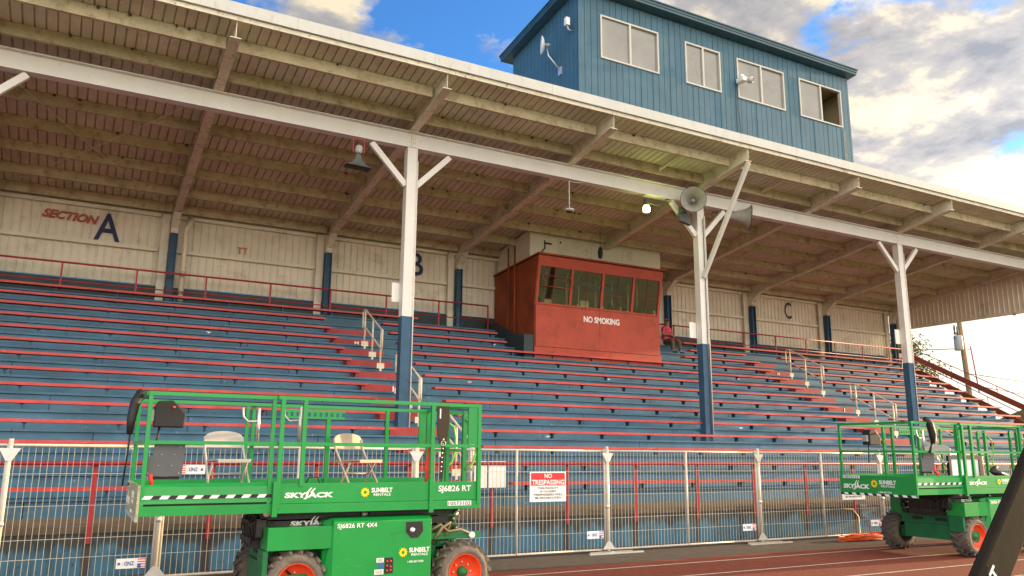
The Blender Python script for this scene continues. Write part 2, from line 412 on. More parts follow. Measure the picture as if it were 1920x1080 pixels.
# small litter lying on the steps, each scrap a thing
rl = random.Random(11)
for i, (X, k, lab) in enumerate(((1.0, 1, 'crumpled white paper scrap on a lower step at the left, above the fence'), (4.6, 4, 'white paper scrap on a step left of the left aisle'), (11.6, 10, 'white paper scraps beside the booth side wall on an upper step'),
        (9.4, 6, 'white scrap on the middle steps right of the left aisle'), (14.5, 7, 'white scrap on a step below the red booth'), (17.2, 3, 'small white scrap low on the steps right of centre'),
        (20.6, 8, 'white scrap on a step right of the horn speaker post'), (27.8, 11, 'white scrap on the top steps below the letter C'), (10.2, 2, 'small white scrap on the lower middle steps'), (2.9, 9, 'white scrap on the upper steps below the letter A'))):
    y_ = Yk(k)+.30; mb = MB(); P = []
    for a in range(7): P.append((rl.uniform(.05,.10)*math.cos(a*.9), rl.uniform(.03,.06)*math.sin(a*.9), rl.uniform(.01,.05)))
    mb.add(P+[(0,0,.06),(0,0,.0)], [(a,(a+1)%7,7) for a in range(7)]+[((a+1)%7,a,8) for a in range(7)])
    o = mb.build('paper_scrap', M['paper']); o.location = (X, Yk(k)+.005, Dz(k)+.004); tag(o, lab, 'litter', 'white scraps lying on the steps')
# front rail
fr = thing('front_railing', (0, 13.0, 0), 'red pipe railing along the front wall of the bleachers behind the wire fence', 'railing')
MB().tube([(XL, .02, 1.56), (XR, .02, 1.56)], .03).build('top_rail', M['redrail'], fr)
xp = [.386+1.585*i for i in range(-8, 21)]
for x in xp:
    MB().box(x-.03, x+.03, .045, .075, .46, 1.55).build('post', M['redrail'], fr)
# top rail behind last row
br = thing('back_railing', (0, 24.15, 0), 'thin red railing running above the top bench row in front of the cream rear wall', 'railing')
for (a, b) in ((XL, 12.2), (18.1, 34.0)):
    MB().tube([(a, 0, 6.68), (b, 0, 6.68)], .028).build('top_rail', M['redrail'], br)
    MB().tube([(a, 0, 6.17), (b, 0, 6.17)], .018).build('mid_rail', M['redrail'], br)
    x = a+.4
    while x < b:
        MB().box(x-.022, x+.022, -.02, .02, 5.82, 6.66).build('post', M['redrail'], br); x += 1.83

BOLTS = []
# handrails on the aisles
def handrail(X, ks, label, low=False):
    t = thing('handrail', (X, Yk(ks[1]), Dz(ks[1])), label, 'handrail', 'pale pipe handrails standing on the aisle steps')
    def P(k, dz, dy=0): return Vector((0, Yk(k)-.32+dy-Yk(ks[1]), Dz(k)-.06+dz-Dz(ks[1])))
    for k in ks:
        mb = MB(); mb.tube([P(k, 0), P(k, 1.02)], .027); mb.build('post', M['hrail'], t)
        b = P(k, 0); mb = MB(); mb.box(b.x-.10, b.x+.10, b.y-.045, b.y-.03, b.z-.02, b.z+.12); mb.box(b.x-.03, b.x+.03, b.y-.05, b.y-.046, b.z-.09, b.z-.02)
        mb.build('base_plate', M['hrail'], t)
    a, c = ks[0], ks[-1]
    for h in (1.02, .52):
        pts = [P(a, h-.03, .20), P(a, h, .12), P(a, h), P(c, h), P(c, h-.03, -.10)]
        MB().tube(pts, .024).build('rail', M['hrail'], t)
    MB().tube([P(a, .99, .20), P(a, .49, .20)], .024).build('end_loop', M['hrail'], t)
    MB().tube([P(c, .99, -.10), P(c, .49, -.10)], .024).build('end_loop', M['hrail'], t)
    return t
for X in (-2.48, 6.66, 15.80, 24.94):
    mb = MB()
    for dx in (-.10, -.05, .05, .10):
        for dz in (9.12, 9.20, 9.30, 9.38): mb.lathe([(0,.012),(.012,.010),(.013,0)], (X+dx, 17.482, dz), (0,-1,0), 6)
    BOLTS.append(mb)
handrail(6.98, (9, 8, 7), 'cream pipe handrail highest on the left aisle, left of the white and blue post')
handrail(6.98, (5, 4, 3), 'cream handrail halfway down the left aisle, partly behind the white and blue post')
handrail(6.98, (1, 0, -1), 'white handrail at the foot of the left aisle, behind the near lift')
handrail(23.65, (9, 8, 7), 'cream pipe handrail highest on the right aisle below the letter C')
handrail(23.65, (5, 4, 3), 'cream handrail halfway down the right aisle, just above the far lift')
handrail(23.65, (1, 0, -1), 'pale handrail at the foot of the right aisle, behind the far lift rails')

# ------------------------------------------------------------------ back wall
wall = thing('rear_wall', (0, 0, 0), 'cream corrugated metal rear wall above the top row with painted section letters', 'wall')
mb = MB(); x = XL; zt, zb = 8.86, 6.42
Yb = 24.82
while x < 34.1:
    x2 = min(x+.21, 34.1)
    mb.add([(x,Yb,zb),(x+.15,Yb,zb),(x+.165,Yb-.03,zb),(x2-.015,Yb-.03,zb),(x2,Yb,zb),(x,Yb,zt),(x+.15,Yb,zt),(x+.165,Yb-.03,zt),(x2-.015,Yb-.03,zt),(x2,Yb,zt)],
           [(0,1,6,5),(1,2,7,6),(2,3,8,7),(3,4,9,8)])
    x = x2
mb.build('siding', M['cream'], wall)
box('back_sheet', M['cream'], wall, XL, 34.1, 24.86, 24.9, zb, zt)
mb = MB(); x = XL
while x < 34.0:
    e = min(x+4.57, 34.08); mb.box(x+.05, e, 24.66, 24.79, 7.39+random.uniform(-.01,.01), 7.50); mb.box(x+.05, e, 24.66, 24.79, 8.44, 8.54); x += 4.57
mb.build('girt', M['cream'], wall)
box('base_board', M['slate'], wall, XL, 34.1, 24.72, 24.85, 5.83, 6.38)
text('section_word', 'SECTION', (1.42, .26), (-1.28, 24.783, 8.02), (1,0,-.035), (0,0,1), M['fred'], wall, .055, .35)
text('section_letter', 'A', (.66, .80), (.04, 24.783, 7.55), (1,0,0), (0,0,1), M['navy'], wall, .012)
text('section_letter', 'B', (.50, .80), (9.52, 24.783, 7.60), (1,0,0), (0,0,1), M['navy'], wall, .012)
text('section_letter', 'C', (.42, .74), (27.17, 24.783, 7.64), (1,0,0), (0,0,1), M['navy'], wall, .004)
mb = MB(); mb.box(3.98, 4.02, 24.77, 24.783, 7.62, 7.80); mb.box(4.14, 4.18, 24.77, 24.783, 7.62, 7.80); mb.box(3.94, 4.22, 24.77, 24.783, 7.79, 7.83)
mb.build('painted_mark', mat('orange_mark_paint', (.55, .2, .07), .7, .2, 9), wall)
# rear columns
colpos = ['far left', 'left of the section A sign', 'right of the section A sign', 'second bay left of the letter B', 'beside the red booth on its left', 'right behind the red booth', 'between the red booth and the letter C', 'right of the letter C', 'at the right end corner']
XN = [2.09+4.57*n for n in range(-3, 8)]
def near_lab(n):
    return {-3: 'blue and cream rear wall column furthest left, outside the end bays', -2: 'blue and cream rear wall column second from the left end', -1: 'blue and cream rear wall column left of the faded section word',
            0: 'blue and cream rear wall column between the letter A and the small orange mark', 1: 'blue and cream rear wall column between the orange mark and the letter B',
            2: 'blue and cream rear wall column between the letter B and the red booth', 3: 'rear wall column hidden behind the red booth', 4: 'blue and cream rear wall column beside the seated person',
            5: 'blue and cream rear wall column left of the letter C', 6: 'blue and cream rear wall column right of the letter C', 7: 'blue and cream rear wall column at the right end of the wall'}[n]
for n in range(-3, 8):
    if n == 3: continue
    X = XN[n+3]
    t = thing('rear_column', (X, 24.5, 5.83), near_lab(n), 'column', 'columns along the rear wall')
    mb = MB(); mb.box(-.10, .10, -.012, .012, 0, 2.1); mb.box(-.10, -.08, -.10, .13, 0, 2.1); mb.box(.08, .10, -.10, .13, 0, 2.1)
    mb.build('lower_shaft', M['darkblue'], t)
    mb = MB(); mb.box(-.10, .10, -.10, .13, 2.102, 2.62); mb.prism([(-.10,-.10,2.25),(-.10,-.55,2.62),(-.10,-.10,2.62)], (.2,0,0)); mb.build('upper_shaft', M['creamb'], t)
    mb = MB(); mb.box(-.34, -.12, .14, .2, 0.1, 2.62); mb.build('wall_post', M['cream'], t)
dp_ = thing('downpipe', (2.52, 24.35, 5.83), 'white vertical drainpipe beside the rear wall column right of the letter A', 'pipe')
MB().tube([(0,.2,2.65), (0,.1,2.45), (-.12,0,2.25), (-.12,0,-.0)], .075, 10).build('pipe', M['hrail'], dp_)
MB().tube([(-.12,0,.95), (-.12,0,1.02)], .095, 10).build('coupling', M['hrail'], dp_)

# ------------------------------------------------------------------ roof
roof = thing('grandstand_roof', (0,0,0), 'long sloping metal grandstand roof with white fascia and cream rafters', 'roof')
def rz(Y): return 9.46 - .1467*(Y-17.49)     # rafter underside
XRR = 34.45
mb = MB(); x = XL; ya, yb = 15.33, 24.95
za, zb_ = rz(ya)+.385, rz(yb)+.385
while x < XRR:
    x2 = min(x+.20, XRR)
    pr_ = [(x, 0), (x+.165, 0), (x+.172, .045), (x2-.007, .045), (x2, 0)]
    vs = [(px, ya, za+dz) for px, dz in pr_] + [(px, yb, zb_+dz) for px, dz in pr_]
    mb.add(vs, [(0,5,6,1),(1,6,7,2),(2,7,8,3),(3,8,9,4)])
    x = x2
mb.build('roof_deck', M['deck'], roof)
mb = MB(); mb.prism([(XL, ya, za+.07), (XL, yb, zb_+.07), (XL, yb, zb_+.11), (XL, ya, za+.11)], (XRR-XL, 0, 0)); mb.build('roof_covering', M['fascia'], roof)
mb = MB()
x = XL
while x < XRR:
    e = min(x+3.05, XRR); mb.box(x+.004, e, 15.26, 15.31, 10.205+random.uniform(-.004,.004), 10.455); x = e
mb.use(M['fascia'])
mb.build('fascia', None, roof)
mb = MB(); mb.box(XL, XRR, 15.32, 15.37, 10.10, 10.20); mb.build('fascia_backing', M['creamb'], roof)
for i, Y in enumerate((16.02, 17.15, 18.35, 19.57, 20.80, 22.03, 23.30, 24.45)):
    for a, b in zip(range(-3, 8), range(-2, 9)):
        X0 = XN[a+3]+.09; X1 = (XN[b+3]-.09) if b < 8 else XRR
        if X1-X0 < .4: continue
        mb = MB(); zc_ = rz(Y)
        mb.box(X0, X1, Y-.006, Y+.006, zc_+.115, zc_+.372); mb.box(X0, X1, Y, Y+.075, zc_+.115, zc_+.127); mb.box(X0, X1, Y-.004, Y+.075, zc_+.363, zc_+.375)
        mb.build('purlin', M['purlin'], roof)
for n in range(-3, 8):
    X = XN[n+3]; mb = MB()
    for (w_, z0, z1) in ((.012, .0, .37), (.21, -.03, -.012), (.21, .356, .37), (.012, -.012, .001)):
        a, b = 15.36, 24.75
        mb.prism([(X-w_/2, a, rz(a)+z0), (X-w_/2, a, rz(a)+z1), (X-w_/2, b, rz(b)+z1), (X-w_/2, b, rz(b)+z0)], (w_, 0, 0))
    mb.build('rafter', M['creamb'], roof)
# short strut between purlins near the centre bays, and cross rods
for (n, f) in ((2, .62), (3, .5), (4, .5)):
    X = XN[n+3]+4.57*f; MB().bar((X, 16.1, rz(16.1)+.22), (X, 17.1, rz(17.1)+.22), .05, .08).build('strut', M['creamb'], roof)
for (n, s_) in ((-1, 0), (-1, 1), (5, 0), (6, 0), (6, 1)):
    a, b = (XN[n+3], XN[n+4]); a, b = (b, a) if s_ else (a, b)
    MB().tube([(a, 17.7, rz(17.7)+.1), ((a+b)/2, 21, rz(21)-.02), (b, 24.5, rz(24.5)+.1)], .008, 5).build('brace_rod', M['creamb'], roof)
# end gable siding
gb = thing('gable_siding', (0,0,0), 'cream corrugated siding panel closing the right end under the roof', 'wall')
mb = MB(); Y = 15.4
def gz(Y): return 7.69 + .006*(24.4-Y)
while Y < 24.75:
    y2 = min(Y+.21, 24.75)
    p = [(34.3, Y), (34.3, Y+.15), (34.27, Y+.16), (34.27, y2-.01), (34.3, y2)]
    mb.add([(a, b, gz(b)) for a, b in p]+[(a, b, rz(b)+.37) for a, b in p], [(0,1,6,5),(1,2,7,6),(2,3,8,7),(3,4,9,8)])
    Y = y2
mb.build('siding', M['cream'], gb)
box('bottom_trim', M['cream'], gb, 34.24, 34.33, 15.4, 24.75, 7.60, 7.72)
box('outer_sheet', M['cream'], gb, 34.31, 34.33, 15.4, 24.75, 7.73, 8.7)
MB().lathe([(0,.05),(.02,.07),(.10,.07),(.12,.04)], (34.2, 18.9, 7.66), (0,0,-1), 12).build('light_fitting', M['horn'], gb)

rq = random.Random(21); mb = MB()
for i in range(60):      # daubed nests and stains where the deck meets the purlins
    Y = rq.choice((16.02, 17.15, 19.57, 20.80, 22.03, 23.30)); X = rq.uniform(-6, 33); z_ = rz(Y)+.34
    mb.lathe([(0,.01),(.03,rq.uniform(.02,.05)),(.06,.02)], (X, Y-.04, z_-.03), (0,0,1), 6)
o_ = mb.build('mud_nests', mat('mud_nest', (.10, .07, .04), .9, .3), roof); o_['kind'] = 'stuff'
# main beam
bm_ = thing('main_beam', (0,0,0), 'long white steel beam across the front of the grandstand on three posts', 'beam')
for a, b in zip([XL, -2.48, 6.66, 15.80, 24.94], [-2.48, 6.66, 15.80, 24.94, XRR]):
    mb = MB(); mb.box(a+.006, b-.006, 17.49-.008, 17.49+.008, 9.05, 9.45); 
    for z0 in (9.035, 9.44): mb.box(a+.006, b-.006, 17.37, 17.61, z0, z0+.016)
    mb.box(a+.006, b-.006, 17.375, 17.482, 9.08, 9.42) if False else None
    mb.build('beam_section', M['white'], bm_)
for mb in BOLTS:
    o_ = mb.build('splice_bolts', M['creamb'], bm_); o_['kind'] = 'stuff'
# posts
def post(X, label, outrig=False):
    t = thing('steel_post', (X, 17.49, 2.1), label, 'post', 'white and blue roof posts standing in the bleachers')
    def hsec(mt, z0, z1, nm):
        mb = MB(); mb.box(-.008, .008, -.09, .09, z0, z1); mb.box(-.13, .13, -.105, -.09, z0, z1); mb.box(-.13, .13, .09, .105, z0, z1)
        mb.build(nm, mt, t)
    def hsec2(mt, z0, z1, nm):
        mb = MB(); mb.box(-.115, .115, -.012, .012, z0, z1); mb.box(-.13, -.112, -.11, .11, z0, z1); mb.box(.112, .13, -.11, .11, z0, z1)
        mb.box(-.113, .113, -.10, -.085, z0, z1)
        mb.build(nm, mt, t)
    hsec2(M['darkblue'], 0, 2.76, 'lower_shaft'); hsec2(M['white'], 2.761, 6.93, 'upper_shaft')
    for s in (-1, 1):
        MB().bar((s*.13, 0, 5.98), (s*1.02, 0, 6.90), .14, .10, (0,1,0)).build('brace', M['white'], t)
    MB().tube([(.14, -.12, .2), (.14, -.12, 6.6)], .014, 6).build('conduit', M['white'], t)
    if outrig:
        MB().bar((0, -.14, 4.72), (0, -2.12, 7.60), .10, .11).build('outrigger_brace', M['white'], t)
        MB().tube([(.06, -.13, .1), (.06, -.13, 6.5)], .012, 6).build('conduit', M['horndark'], t)
    return t
post(-2.48, 'white and blue steel post at the far left, only its upper brace showing')
post(6.66, 'white and blue steel post rising behind the near green lift with a Y-shaped top')
post(15.80, 'white and blue post right of the red booth, with horn speakers and a slanting brace', True)
post(24.94, 'white and blue steel post furthest right, rising behind the far green lift')
def paper(name, X, Y, Z, w_, h, label):
    o = box(name, M['paper'], None, -w_/2, w_/2, -.004, .004, -h/2, h/2); o.location = (X, Y, Z); tag(o, label, 'notice', 'white sheets taped round the roof posts'); return o
paper('notice_sheet', 6.56, 17.63, 5.45, .42, .46, 'white sheet wrapped behind the post right of the letter B')
paper('notice_sheet', 15.58, 17.63, 5.27, .30, .46, 'white sheet behind the post with the horn speakers')
paper('notice_sheet', 24.72, 17.63, 5.77, .26, .50, 'white sheet behind the right-hand post near the bright sky')

# ------------------------------------------------------------------ press box on roof
pb = thing('press_box', (0,0,0), 'blue plank-sided press box with four wide windows on top of the grandstand roof', 'building')
PX0, PX1, PY0, PY1, PZ0 = 10.6, 21.05, 16.0, 19.55, 10.15
def pz(Y): return rz(Y)+.47
def ez(Y): return 13.80 - .105*(Y-15.75)
wins = [(11.30, 13.25, 11.99, 13.24), (14.20, 15.52, 11.97, 13.24), (16.17, 18.10, 11.98, 13.24), (18.75, 20.65, 11.97, 13.23)]
mb = MB(); edges = sorted(set([PX0, PX1] + [a for w_ in wins for a in w_[:2]]))
x = PX0; pitch = .203; cuts = []
while x < PX1-.05: cuts.append(x); x += pitch
cuts.append(PX1); allx = sorted(set(cuts+edges)); allx = [a for i, a in enumerate(allx) if i == 0 or a-allx[i-1] > 1e-4]
zt = ez(PY0)-.02
for a, b in zip(allx, allx[1:]):
    a2 = a+(.007 if a in cuts else 0); b2 = b-(.007 if b in cuts else 0)
    if b2-a2 < .004: continue
    c = (a+b)/2; w_ = [q for q in wins if q[0] < c < q[1]]
    dy = random.uniform(-.004, .004)
    if w_: mb.box(a2, b2, PY0+dy, PY0+.025, PZ0, w_[0][2]); mb.box(a2, b2, PY0+dy, PY0+.025, w_[0][3], zt)
    else: mb.box(a2, b2, PY0+dy, PY0+.025, PZ0, zt)
mb.use(M['pbblue']); mb.m = [0]*len(mb.m)
mb.use(M['groove'])
xs_ = [PX0]+[q for w_ in wins for q in w_[:2]]+[PX1]
for i in range(0, len(xs_)-1):
    a, b = xs_[i], xs_[i+1]
    if i % 2 == 0: mb.box(a, b, PY0+.026, PY0+.06, PZ0, zt)
    else:
        w_ = wins[i//2]; mb.box(a, b, PY0+.026, PY0+.06, PZ0, w_[2]); mb.box(a, b, PY0+.026, PY0+.06, w_[3], zt)
mb.build('front_wall', None, pb)
mb = MB(); mb.use(M['pbblue']); y = PY0+.03
while y < PY1-.02:
    e = min(y+.203, PY1); h1, h2 = ez(y)-.02, ez(e)-.02
    mb.prism([(PX0+random.uniform(-.003,.003), y+.007, pz(y)), (PX0, e-.007, pz(e)), (PX0, e-.007, h2), (PX0, y+.007, h1)], (.025, 0, 0)); y = e
mb.use(M['groove']); mb.prism([(PX0+.026, PY0+.06, pz(PY0)), (PX0+.026, PY1, pz(PY1)), (PX0+.026, PY1, ez(PY1)-.02), (PX0+.026, PY0+.06, ez(PY0)-.02)], (.03, 0, 0))
mb.build('side_wall', None, pb)
mb = MB(); mb.prism([(PX1-.06, PY0+.061, pz(PY0)), (PX1-.06, PY1, pz(PY1)), (PX1-.06, PY1, ez(PY1)-.02), (PX1-.06, PY0+.061, ez(PY0)-.02)], (.06, 0, 0)); mb.build('side_wall', M['pbblue'], pb)
box('rear_wall', M['pbblue'], pb, PX0+.06, PX1-.06, PY1-.05, PY1, pz(PY1), ez(PY1)-.02)
mb = MB(); mb.box(PX0+.07, PX1-.08, PY1-.10, PY1-.06, PZ0+.9, 13.2); mb.box(PX0+.07, PX1-.08, PY0+.3, PY1-.11, 10.9, 10.95); mb.box(PX0+.07, PX1-.08, PY0+.08, PY1-.11, 13.33, 13.36); mb.box(PX1-.12, PX1-.09, PY0+.1, PY1-.11, 10.96, 13.3)
mb.build('interior_lining', M['pbint'], pb)
for i, (a, b, z0, z1) in enumerate(wins):
    f = MB(); t_ = .045; yf = PY0-.03
    f.box(a, b, yf, PY0+.07, z0, z0+t_); f.box(a, b, yf, PY0+.07, z1-t_, z1); f.box(a, a+t_, yf+.001, PY0+.069, z0+t_, z1-t_); f.box(b-t_, b, yf+.001, PY0+.069, z0+t_, z1-t_)
    f.box((a+b)/2-.03, (a+b)/2+.03, yf+.001, PY0+.05, z0+t_, z1-t_)
    fo = f.build('window', M['winframe'], pb)
    mdl = (a+b)/2
    box('pane', M['pblind'], fo, a+t_, mdl-.03, PY0+.02, PY0+.03, z0+t_, z1-t_)
    if i < 3: box('pane', M['pblind'], fo, mdl+.03, b-t_, PY0+.035, PY0+.045, z0+t_, z1-t_)
    if i == 0: pass
# roof of the press box
rf = MB()
xa, xb = 10.33, 21.16
def slab(z0, z1, ox):
    rf.prism([(xa-ox, 15.72-ox, ez(15.72)+z0), (xa-ox, 19.85+ox, ez(19.85)+z0), (xa-ox, 19.85+ox, ez(19.85)+z1), (xa-ox, 15.72-ox, ez(15.72)+z1)], (xb-xa+2*ox, 0, 0))
slab(0, .075, 0); slab(.078, .15, .015); slab(.153, .19, .04)
rf.build('roof', M['pbtrim'], pb)
text('window_scribble', 'XX', (.45, .55), (14.30, PY0+.019, 12.30), (1,0,0), (0,0,1), mat('faint_scribble', (.30, .30, .28), .6, .1), pb, 0, .3)
MB().box(PX1-.42, PX1-.28, PY0-.012, PY0-.006, 10.2, 11.9).build('weather_stain_board', mat('weathered_board', (.16, .19, .19), .8, .3, 6), pb)

# dish antenna, radio box, floodlight
da = thing('dish_antenna', (10.6, 17.05, 12.25), 'small white dish antenna on an arm on the left side of the blue press box', 'antenna')
MB().lathe([(-.02,.01),(0,.09),(.02,.17),(.06,.24),(.065,.245),(.045,.245),(.0,.18),(-.04,.02)], (-.42, .0, .30), (-.90, .42, .0), 24, False).build('dish', M['sign'], da)
MB().lathe([(.0,.05),(.14,.05),(.15,.03)], (-.40, -.01, .30), (.90,-.42,0), 12).build('radio', M['horn'], da)
MB().tube([(-.33, 0, .30), (-.30, -.05, -.0), (-.02, -.18, -.40)], .022).build('arm', M['steel'], da)
MB().box(-.03, -.001, -.26, -.10, -.55, -.33).build('wall_bracket', M['steel'], da)
rb = thing('radio_box', (10.6, 16.25, 12.8), 'small white radio box bracketed high on the press box left wall near the corner', 'antenna')
MB().box(-.24, -.12, -.06, .06, .0, .22).build('housing', M['sign'], rb, .01); MB().tube([(-.18, 0, .0), (-.14, 0, -.1), (-.0, 0, -.12)], .02).build('arm', M['steel'], rb)
fl = thing('security_camera', (16.27, 15.97, 12.50), 'white camera housing with cable on the press box wall by the third window', 'camera')
MB().box(-.2, .0, -.30, -.02, -.12, .02).build('housing', M['sign'], fl, .02)
MB().lathe([(0,.09),(.10,.10),(.14,.085),(.15,.06)], (.02, -.28, -.07), (.5,-.85,-.15), 16).build('lens_barrel', M['winframe'], fl)
MB().lathe([(0,.055),(.01,.05)], (.10, -.415, -.095), (.5,-.85,-.15), 16).build('lens', M['black'], fl)
MB().box(-.10, .02, -.16, -.06, .022, .16).build('mount', M['sign'], fl, .02); MB().tube([(-.15, -.02, -.12), (-.16, -.02, -.8), (-.10, -.02, -1.6), (-.10,-.02,-2.1)], .01, 6).build('cable', M['black'], fl)

# ------------------------------------------------------------------ red booth in the stand
bt = thing('announcer_booth', (0,0,0), 'red wooden announcer booth with four tilted windows and NO SMOKING lettering', 'booth')
BX0, BX1, BY, Bzb = 12.74, 17.80, 21.9, 4.72
mb = MB(); mb.box(BX0+.001, BX0+2.52, BY, BY+.05, 5.10, 6.46); mb.box(BX0+2.53, BX1, BY, BY+.05, 5.10, 6.46); mb.build('front_panel', M['booth'], bt)
mb = MB(); mb.box(BX0-.03, BX0+1.7, BY-.04, BY+.03, Bzb, 5.08); mb.box(BX0+1.71, BX0+2.9, BY-.04, BY+.03, Bzb, 5.08); mb.box(BX0+2.91, BX1+.03, BY-.04, BY+.03, Bzb, 5.08); mb.build('base_board', M['booth'], bt)
def fy(z): return BY - (z-6.47)*.18            # outward leaning window band
# window band
segs = [BX0, 14.08, 15.32, 16.60, BX1]
z0, z1 = 6.47, 7.74
fr_ = MB()
def lean(x0, x1, za_, zb2, d=.07, off=0.0):
    fr_.prism([(x0, fy(za_)+off, za_), (x0, fy(zb2)+off, zb2), (x0, fy(zb2)+d+off, zb2), (x0, fy(za_)+d+off, za_)], (x1-x0, 0, 0))
for X in segs:
    a = max(BX0, X-.045); b = min(BX1, X+.045)
    if X == BX0: b = X+.10
    if X == BX1: a = X-.10
    lean(a, b, z0+.06, z1-.04)
lean(BX0, BX1, z0, z0+.06, .08, -.005); lean(BX0, BX1, z1-.04, z1, .08, -.005)
fr_.build('window_frame', M['booth'], bt)
fr_ = MB(); lean(BX0-.0, BX1, z1+.001, 8.03, .06, -.01); fr_.build('header_board', M['booth'], bt)
for i in range(4):
    a, b = segs[i]+.06, segs[i+1]-.06
    fr_ = MB(); lean(a, b, z0+.06, z1-.04, .008, .035); wpane = fr_.build('window', M['glass'], bt)
    fr_ = MB(); zm = z0+.06+(z1-z0-.1)*(.46 if i in (0, 3) else .40)
    lean((a+b)/2-.008, (a+b)/2+.008, z0+.06, z1-.04, .02, .02); lean(a, b, zm, zm+.016, .024, .018)
    fr_.build('muntin', M['boothside'], wpane)
# tilted open sash in first window
fr_ = MB(); a, b = segs[0]+.16, segs[1]-.08; zz = 7.40
for p, q in (((a, zz), (b, zz-.02)), ((a, zz), (a+.14, zz-.38)), ((b, zz-.02), (b-.02, zz-.40)), ((a+.14, zz-.38), (b-.02, zz-.40))):
    fr_.bar((p[0], fy(p[1])-.05-(7.4-p[1])*.4, p[1]), (q[0], fy(q[1])-.05-(7.4-q[1])*.4, q[1]), .02, .02)
fr_.build('open_sash', M['boothside'], bt)
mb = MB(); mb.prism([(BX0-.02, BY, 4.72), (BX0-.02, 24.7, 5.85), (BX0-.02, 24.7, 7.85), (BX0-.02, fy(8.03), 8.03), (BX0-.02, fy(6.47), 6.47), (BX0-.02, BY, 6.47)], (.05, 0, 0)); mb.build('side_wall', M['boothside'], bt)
mb = MB(); mb.prism([(BX1-.03, BY+.051, 4.72), (BX1-.03, 24.7, 5.85), (BX1-.03, 24.7, 7.85), (BX1-.03, fy(8.03)+.07, 8.03), (BX1-.03, fy(6.47)+.09, 6.47), (BX1-.03, BY+.09, 6.47)], (.05, 0, 0)); mb.build('side_wall', M['booth'], bt)
mb = MB(); mb.prism([(BX0-.08, fy(8.05)-.10, 8.05), (BX0-.08, 24.7, 7.88), (BX0-.08, 24.7, 7.93), (BX0-.08, fy(8.05)-.10, 8.10)], (BX1-BX0+.16, 0, 0)); mb.build('roof', M['boothside'], bt)
mb = MB(); mb.box(BX0+.05, BX1-.05, 24.0, 24.05, 5.5, 7.85); mb.box(BX0+.05, BX1-.05, BY+.06, 24.0, 6.0, 6.03); mb.box(BX0+.8, BX0+1.6, 22.9, 23.6, 6.03, 6.7); mb.box(BX0+3.1, BX0+3.5, 22.6, 23.2, 6.03, 6.8); mb.box(BX0+.05, BX1-.05, 22.3, 22.34, 6.03, 6.55)
mb.build('interior', M['interior'], bt)
MB().prism([(BX0+1.9, 22.6, 7.5), (BX0+3.9, 22.5, 7.05), (BX0+3.9, 22.5, 7.25), (BX0+1.9, 22.6, 7.7)], (0, .05, 0)).build('blue_reflection_strip', mat('blue_reflection_paint', (.05, .05, .22), .8, .2), bt)  # strip inside the booth, coloured to stand for the purple reflection on the panes
mb = MB()
for q_ in (.5, 1.7, 2.2, 2.9, 3.6, 4.3, 4.7): mb.tube([(BX0+q_, 22.7, 6.03), (BX0+q_+.03, 22.7, 7.8)], .02+.015*(q_ % 1), 6)
mb.build('inner_posts', M['cream'], bt)
mb = MB()
for q_, h_ in ((.35, .42), (2.75, .38), (3.2, .46), (3.75, .35), (4.45, .5)): mb.lathe([(0,.16),(h_*.5,.19),(h_*.75,.10),(h_,.09),(h_+.08,.02)], (BX0+q_, 22.25, 6.3), (0,0,1), 10)
mb.build('inner_equipment', M['black'], bt)
for (x_, z_, w_, h_) in ((14.55, 6.50, .33, .26), (13.15, 6.52, .27, .16), (14.42, 6.52, .07, .10), (15.42, 6.52, .06, .14), (16.18, 6.52, .05, .16), (16.45, 6.50, .10, .09), (17.62, 6.50, .09, .2)):
    MB().box(x_, x_+w_, BY+.08, BY+.09, z_, z_+h_).build('paper', M['paper'], bt)
text('no_smoking_lettering', 'NO SMOKING', (1.46, .21), (14.62, BY-.003, 6.02), (1,0,0), (0,0,1), M['decal'], bt, .03)
cb = thing('cream_enclosure', (0,0,0), 'cream plank-sided box between the red booth roof and the grandstand roof', 'wall')
mb = MB(); xs_ = [12.78, 13.9, 15.25, 16.55, 18.25]
for a, b in zip(xs_, xs_[1:]): mb.box(a+.003, b-.003, 22.3, 22.34, 8.06, rz(22.3)+.3)
mb.build('front_sheet', M['cream'], cb)
mb = MB(); mb.prism([(12.78, 22.345, 7.95), (12.78, 24.6, 7.95), (12.78, 24.6, rz(24.6)+.3), (12.78, 22.345, rz(22.3)+.3)], (.04, 0, 0)); mb.build('side_sheet', M['cream'], cb)
mb = MB(); mb.box(13.35, 13.62, 22.28, 22.295, 8.62, 8.68); mb.box(13.33, 13.37, 22.28, 22.295, 8.45, 8.75); mb.tube([(13.33,22.28,8.45),(13.2,22.28,8.3),(13.05,22.27,8.15)], .02, 5); mb.box(13.95, 14.0, 22.285, 22.296, 8.72, 8.78); mb.build('conduit_remnant', M['black'], cb)
hk = thing('hanging_lamp', (15.05, 21.5, 8.25), 'dark lantern hanging on a cord above the red booth', 'lamp')
MB().lathe([(0,.03),(.05,.07),(.22,.09),(.36,.06),(.42,.02)], (0,0,-.1), (0,0,1), 12).build('lantern_body', M['black'], hk); MB().tube([(0,0,.32), (0,0,.95)], .008, 5).build('cord', M['black'], hk)
pp = thing('wall_pipes', (12.62, 22.6, 5.0), 'thin rust-coloured pipes up the left side of the red booth', 'pipe')
for i in range(2): MB().tube([(-.05, .35+i*.45, .55+.2*i), (-.05, .35+i*.45, 3.6)], .03, 6).build('pipe', M['boothside'], pp)
bw = thing('side_stair_wall', (0,0,0), 'dark blue low stair wall left of the red booth', 'wall')
mb = MB(); mb.prism([(12.35, 21.9, 4.72), (12.35, 24.6, 5.85), (12.35, 24.6, 6.2), (12.35, 22.6, 5.5), (12.35, 21.9, 5.45)], (.34, 0, 0)); mb.build('panel', M['slate'], bw)

